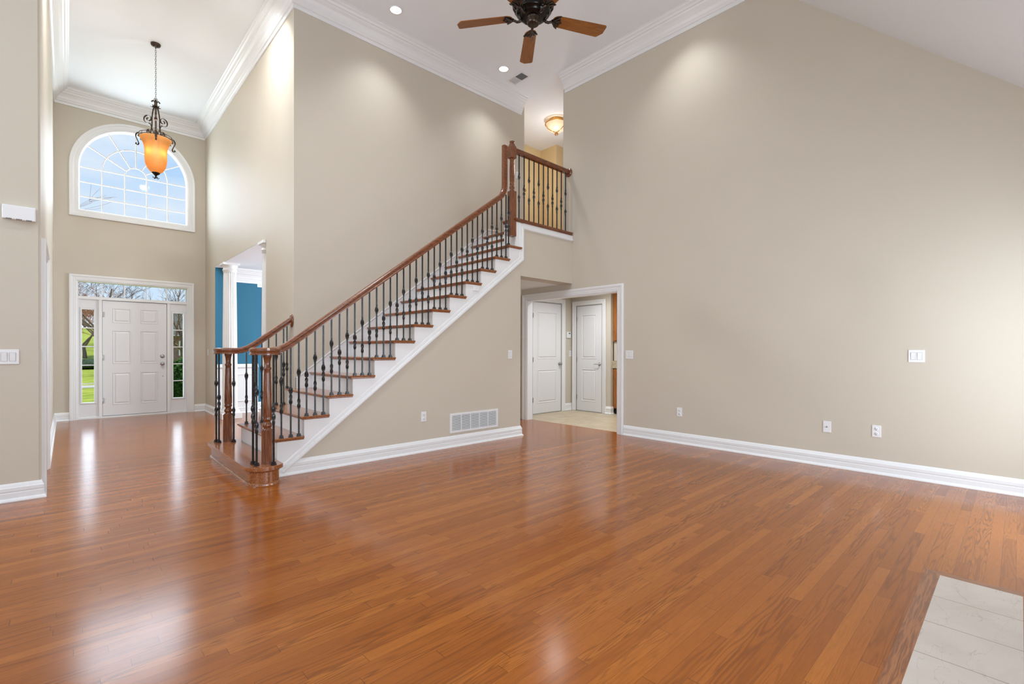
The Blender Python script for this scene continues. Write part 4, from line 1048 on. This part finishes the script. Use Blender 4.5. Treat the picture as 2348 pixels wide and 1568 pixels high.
# ------------------------------------------------------------------ vents
v = thing('ceiling_vent', 'rectangular ceiling vent with one dark half next to the recessed light', 'vent', (5.23, 5.455, ZC))
MB().poly(rect(-0.1, 0.1, -0.18, 0.18), lambda a, b, t: (a, b, -t), 0, 0.006, holes=[rect(-0.075, 0.075, -0.155, -0.004), rect(-0.075, 0.075, 0.004, 0.155)]).build('frame', M_PLASTIC, v)
a_ = MB(); b_2 = MB()
for i in range(9):
    y_ = -0.155 + 0.15 * i / 9
    Mt = Matrix.Translation((0, y_ + 0.01, -0.003)) @ Matrix.Rotation(math.radians(-80), 4, 'X'); a_.box(-0.075, 0.075, -0.004, 0.004, -0.0007, 0.0007, Mt)
    Mt = Matrix.Translation((0, y_ + 0.168, -0.003)) @ Matrix.Rotation(math.radians(14), 4, 'X'); b_2.box(-0.075, 0.075, -0.0088, 0.0088, -0.0007, 0.0007, Mt)
a_.build('louvers', M_GREY, v); b_2.build('louvers', M_PLASTIC, v)
MB().box(-0.075, 0.075, -0.155, 0.155, -0.0008, 0.0).build('duct', M_DARK, v)
v = thing('return_air_grille', 'white five section return air grille low on the stair wall', 'grille', (3.824, YS, 0.293))
f = lambda a, b, t: (a, -t, b)
secs = [(-0.365 + 0.146 * i + 0.006, -0.365 + 0.146 * (i + 1) - 0.006, -0.095, 0.095) for i in range(5)]
MB().poly(rect(-0.393, 0.393, -0.12, 0.12), f, 0, 0.008, holes=[rect(*q) for q in secs]).build('frame', M_PLASTIC, v, bevel=0.002)
lv = MB()
for a0, a1, b0_, b1_ in secs:
    for i in range(17):
        z_ = b0_ + 0.19 * (i + 0.5) / 17
        lv.box(a0, a1, -0.006, 0.006, -0.0007, 0.0007, Matrix.Translation((0, -0.004, z_)) @ Matrix.Rotation(math.radians(38), 4, 'X'))
lv.build('louvers', M_PLASTIC, v)
MB().box(-0.38, 0.38, -0.0012, 0.0, -0.11, 0.11).build('duct', M_DARK, v)

# ------------------------------------------------------------------ wall plates
def plate_frame(normal):
    """local frame: plate in local XZ, facing -Y"""
    return {'-Y': 0, '-X': -PI / 2, '+X': PI / 2}[normal]
def outlet(loc, normal, label, group=None):
    t = thing('wall_outlet', label, 'outlet', loc, plate_frame(normal), group)
    MB().box(-0.036, 0.036, -0.006, 0, -0.058, 0.058).build('cover_plate', M_PLASTIC, t, bevel=0.003)
    for dz in (-0.024, 0.024):
        r_ = MB().lathe([(0, 0), (0.0165, 0), (0.0165, 0.0015), (0.015, 0.003), (0, 0.003)], 18, Matrix.Translation((0, -0.006, dz)) @ RX).build('receptacle', M_PLASTIC, t)
        MB().box(-0.0075, -0.005, -0.0098, -0.0085, dz, dz + 0.009).box(0.005, 0.0075, -0.0098, -0.0085, dz, dz + 0.008).lathe([(0, 0), (0.003, 0), (0, 0.0008)], 8, Matrix.Translation((0, -0.0092, dz - 0.008)) @ RX).build('slots', M_SLOT, r_)
    return t
def switch(loc, normal, gangs, label, sc=1.0):
    t = thing('light_switch', label, 'light switch', loc, plate_frame(normal))
    wd = 0.036 + 0.023 * (gangs - 1)
    MB().box(-wd, wd, -0.006, 0, -0.058, 0.058).build('cover_plate', M_PLASTIC, t, bevel=0.003)
    for g in range(gangs):
        cx_ = (g - (gangs - 1) / 2) * 0.046
        MB().box(cx_ - 0.0185, cx_ + 0.0185, -0.0066, -0.0055, -0.035, 0.035).build('rocker_gap', M_GREY, t)
        MB().add([(cx_ - 0.016, -0.0066, -0.033), (cx_ + 0.016, -0.0066, -0.033), (cx_ + 0.016, -0.0066, 0.033), (cx_ - 0.016, -0.0066, 0.033),
                  (cx_ - 0.016, -0.0075, -0.033), (cx_ + 0.016, -0.0075, -0.033), (cx_ + 0.016, -0.0115, 0.033), (cx_ - 0.016, -0.0115, 0.033)],
                 [(0, 1, 2, 3), (4, 5, 6, 7), (0, 1, 5, 4), (1, 2, 6, 5), (2, 3, 7, 6), (3, 0, 4, 7)]).build('rocker', M_PLASTIC, t)
    return t
outlet((3.057, YS, 0.415), '-Y', 'white outlet on the stair wall left of the return grille')
outlet((XR, 2.99, 0.405), '-X', 'white outlet on the right wall nearest the passage opening')
outlet((XR, 0.95, 0.415), '-X', 'white outlet low on the right wall below the double switch')
t = thing('coax_plate', 'white cable plate low on the right wall between two outlets', 'wall plate', (XR, 1.363, 0.41), -PI / 2)
MB().box(-0.036, 0.036, -0.006, 0, -0.058, 0.058).build('cover_plate', M_PLASTIC, t, bevel=0.003)
MB().lathe([(0, 0), (0.008, 0), (0.008, 0.004), (0.0045, 0.005), (0.0045, 0.014), (0, 0.014)], 12, Matrix.Translation((0, -0.006, 0.0)) @ RX).build('connector', M_NICKEL, t)
switch((XR, 0.655, 1.15), '-X', 2, 'white double light switch far along the right wall')
switch((XR, 3.74, 1.137), '-X', 2, 'white light switch on the right wall beside the passage casing')
switch((4.441, YS, 1.138), '-Y', 1, 'white light switch on the stair wall by the passage')
switch((-0.333, YC, 1.137), '-Y', 2, 'white double light switch at the left edge of the photo')
switch((XF, 10.63, 1.14), '-X', 1, 'small white switch on the foyer wall beside the front door')
switch((5.664, YB, 4.2), '-Y', 1, 'white switch on the wall behind the balcony newel post')
switch((7.375, 6.17, 1.13), '-Y', 1, 'white switch below the thermostat between the interior doors')
outlet((XL, 7.03, 0.50), '+X', 'white outlet low on the left foyer wall')
switch((XL, 5.475, 1.14), '+X', 1, 'white switch on the edge of the left foyer wall')
t = thing('thermostat', 'white thermostat on the wall between the two interior doors', 'thermostat', (7.315, 6.17, 1.50))
MB().box(-0.06, 0.06, -0.022, 0, -0.06, 0.06).build('housing', M_PLASTIC, t, bevel=0.004)
MB().box(-0.005, 0.04, -0.0235, -0.021, 0.02, 0.042).build('display', M_SCREEN, t)
t = thing('door_chime', 'white door chime box high on the left wall', 'door chime', (-0.271, YC, 2.268))
MB().box(-0.093, 0.093, -0.042, 0, -0.055, 0.055).build('housing', M_PLASTIC, t, bevel=0.006)
sl_ = MB()
for g in (-0.056, 0.0, 0.056):
    for i in range(4): sl_.box(g - 0.014 + 0.008 * i, g - 0.010 + 0.008 * i, -0.0425, -0.03, -0.0556, -0.048)
sl_.build('sound_slots', M_DARK, t)
t = thing('sensor_box', 'small white box on the stringer under the tenth tread', 'sensor', (3.828, YS - 0.008, 1.98))
MB().box(-0.045, 0.045, -0.018, 0, -0.028, 0.028).build('housing', M_PLASTIC, t, bevel=0.004)
MB().lathe([(0, 0), (0.003, 0), (0, 0.002)], 8, Matrix.Translation((0.01, -0.018, 0.008)) @ RX).build('button', M_DARK, t)

# ------------------------------------------------------------------ kitchen pieces seen past the casing
def cab_door(mb, y0, y1, z0, z1):
    f = lambda a, b, t: (-t, a, b)
    mb.poly(rect(y0, y1, z0, z1), f, 0, 0.018, holes=[rect(y0 + .055, y1 - .055, z0 + .055, z1 - .055)])
    mb.poly(rect(y0 + .055, y1 - .055, z0 + .055, z1 - .055), f, 0, 0.008)
    return mb
XK = 7.502; YK = 5.227
t = thing('upper_cabinet', 'honey wood wall cabinet glimpsed past the passage casing', 'cabinet', (XK, YK, 1.36))
MB().box(0, 0.32, -0.9, 0, 0, 0.95).build('carcass', M_CAB, t)
for i in (0, 1): cab_door(MB(), -0.45 * (i + 1) + 0.01, -0.45 * i - 0.03, 0.02, 0.93).build('door', M_CAB, t, bevel=0.002)
t = thing('base_cabinet', 'honey wood base cabinet glimpsed past the passage casing', 'cabinet', (XK, YK, 0))
MB().box(0, 0.6, -0.9, 0, 0.11, 0.86).build('carcass', M_CAB, t)
MB().box(0.06, 0.58, -0.88, -0.02, 0, 0.11).build('toe_kick', M_DARK, t)
for i in (0, 1): cab_door(MB(), -0.45 * (i + 1) + 0.01, -0.45 * i - 0.03, 0.13, 0.84).build('door', M_CAB, t, bevel=0.002)
t = thing('countertop', 'speckled granite countertop with backsplash on the base cabinet', 'countertop', (XK, YK, 0.86))
MB().box(-0.02, 0.6, -0.92, 0.012, 0, 0.035).build('slab', M_GRANITE, t, bevel=0.004)
MB().box(0.0, 0.02, -0.92, 0.012, 0.035, 0.14).build('backsplash', M_GRANITE, t)
struct('wall_kitchen_back', MB().box(XK + 0.025, XK + 0.1, YK - 0.9, YK, 1.002, 1.358), M_WALL, 'pale wall strip between the kitchen counter and the wall cabinet', 'wall')

# ------------------------------------------------------------------ front yard
GZ = -0.22
g = MB(); nx, ny = 24, 40
vsg = []
for j in range(ny + 1):
    y_ = YD + 0.3 + 70 * (j / ny) ** 1.5
    for i in range(nx + 1):
        x_ = -25 + 60 * i / nx
        vsg.append((x_, y_, GZ + 0.05 * math.sin(x_ * 0.7 + y_ * 0.3) * min(1, (y_ - YD) / 10) + max(0, y_ - 46) * 0.115))
g.add(vsg, [(j * (nx + 1) + i, j * (nx + 1) + i + 1, (j + 1) * (nx + 1) + i + 1, (j + 1) * (nx + 1) + i) for j in range(ny) for i in range(nx)], True)
struct('ground', g, M_GRASS, 'sunlit green front lawn outside the front door', 'lawn')
struct('path', MB().box(-20, 30, 22.6, 23.9, GZ - 0.1, GZ + 0.055), M_WALK, 'pale concrete sidewalk crossing the front lawn', 'sidewalk')
def tree(x, y, h_, label, seed, lean=0.0, tw_mat=M_TWIG, spread=0.55, levels=5, trunk=0.32, z0=GZ):
    rnd = random.Random(seed)
    t = thing('bare_tree', label, 'tree', (x, y, z0), group='trees in the front yard')
    tr, tw = MB(), MB()
    def grow(p, d, L, r, lev):
        n = 4; pts = [p]; rad = [r]
        for i in range(n):
            d = (d + Vector((rnd.uniform(-1, 1), rnd.uniform(-1, 1), rnd.uniform(-0.5, 0.7))) * 0.13).normalized()
            pts.append(pts[-1] + d * L / n); rad.append(r * (1 - 0.42 * (i + 1) / n))
        rad = [max(v, 0.0045 if y < 40 else 0.008) for v in rad]
        (tr if lev < 2 else tw).tube(pts, rad, 6 if lev < 2 else (4 if lev < 4 else 3))
        if lev >= levels: return
        for c_ in range(3 if lev < levels - 1 else 4):
            a = rnd.uniform(0, 2 * PI); q = pts[rnd.choice([1, 2, 3, 4] if lev else [2, 3, 4])]
            s1 = Vector((math.cos(a), math.sin(a), rnd.uniform(-0.2, 0.5)))
            nd = (d + s1 * rnd.uniform(spread, spread + 0.5)).normalized()
            grow(q, nd, L * (rnd.uniform(0.62, 0.8) if lev else rnd.uniform(0.8, 1.0) * 0.3 / trunk), rad[-1] * rnd.uniform(0.55, 0.75), lev + 1)
    grow(Vector((0, 0, 0)), Vector((lean, 0, 1)).normalized(), h_ * trunk, h_ * 0.02, 0)
    tr.build('trunk', M_BARK, t); tw.build('twigs', tw_mat, t)
    return t
tree(-0.9, 29, 10, 'bare orange-lit tree at the left of the transom and sidelight', 3, 0.1)
tree(1.1, 52, 8.5, 'dense twiggy orange tree on the far bank in the left sidelight', 11, -0.05, levels=6, trunk=0.14, spread=0.7, z0=0.4)
tree(2.3, 57, 9, 'dense twiggy orange tree on the far bank, right of the left sidelight', 17, levels=6, trunk=0.14, spread=0.7, z0=0.9)
tree(0.0, 60, 9.5, 'dense twiggy orange tree on the far bank, farthest to the left', 5, levels=6, trunk=0.14, spread=0.7, z0=1.3)
tree(3.9, 60, 9.5, 'bare dark tree on the far bank in the middle of the transom', 8, 0.05, tw_mat=M_BARK, levels=6, trunk=0.2, z0=1.2)
tree(5.0, 33, 8.2, 'bare dark tree seen at the right of the transom', 21, 0.0, tw_mat=M_BARK)
tree(2.4, 36, 9.0, 'bare dark tree in the middle of the lawn', 31, -0.25, tw_mat=M_BARK)
def shrub(name, x, y, rx, ry, h_, label, material, seed, z0=GZ, cat='shrub'):
    rnd = random.Random(seed); mb = MB()
    core = []; n1, n2 = 16, 10
    for j in range(n2 + 1):
        ph = PI * j / n2
        for i in range(n1):
            a = 2 * PI * i / n1; k = 1 + rnd.uniform(-0.08, 0.08)
            core.append((rx * .9 * k * math.sin(ph) * math.cos(a), ry * .9 * k * math.sin(ph) * math.sin(a), h_ / 2 * (1 - math.cos(ph) * .95 * k)))
    mb.add(core, [(j * n1 + i, j * n1 + (i + 1) % n1, (j + 1) * n1 + (i + 1) % n1, (j + 1) * n1 + i) for j in range(n2) for i in range(n1)], True)
    for _ in range(2600):
        a = rnd.uniform(0, 2 * PI); cz_ = rnd.uniform(-1, 1); sr = math.sqrt(1 - cz_ * cz_); k = rnd.uniform(0.86, 1.06)
        p = Vector((rx * k * sr * math.cos(a), ry * k * sr * math.sin(a), h_ / 2 * (1 + cz_ * k)))
        if p.z < 0: continue
        u_ = Vector((rnd.uniform(-1, 1), rnd.uniform(-1, 1), rnd.uniform(-1, 1))).normalized() * 0.05; w_ = u_.orthogonal().normalized() * 0.025
        mb.add([p - u_, p + w_, p + u_, p - w_], [(0, 1, 2, 3)])
    o = mb.build(name, material, None, loc=(x, y, z0)); return tag(o, label, cat)
shrub('boxwood_shrub', 2.12, 13.4, 0.46, 0.5, 1.22, 'rounded green shrub outside the right sidelight', M_BUSH, 4)
shrub('hedge', 1.0, 44, 6.0, 1.0, 0.72, 'dark hedge at the far edge of the lawn', M_HEDGE, 6, cat='hedge')
hs = thing('house', 'brick neighbouring house with grey shingle roof across the lawn', 'house', (9.6, 47, GZ))
MB().box(-4.2, 6, 0, 8, 0, 2.6).build('wall', M_BRICK, hs)
MB().poly([(-0.6, 2.5), (9.0, 2.5), (4.2, 5.6)], lambda a, b, t: (t, a, b), -4.6, 6.4).build('roof', M_ROOF, hs)
MB().poly([(-4.9, 2.45), (-1.9, 2.45), (-3.4, 5.4)], lambda a, b, t: (a, t, b), -0.5, 4).build('gable', M_ROOF, hs)
MB().box(-2.9, -1.9, -0.02, 0.05, 0.9, 2.1).build('window', M_TRIM, hs)
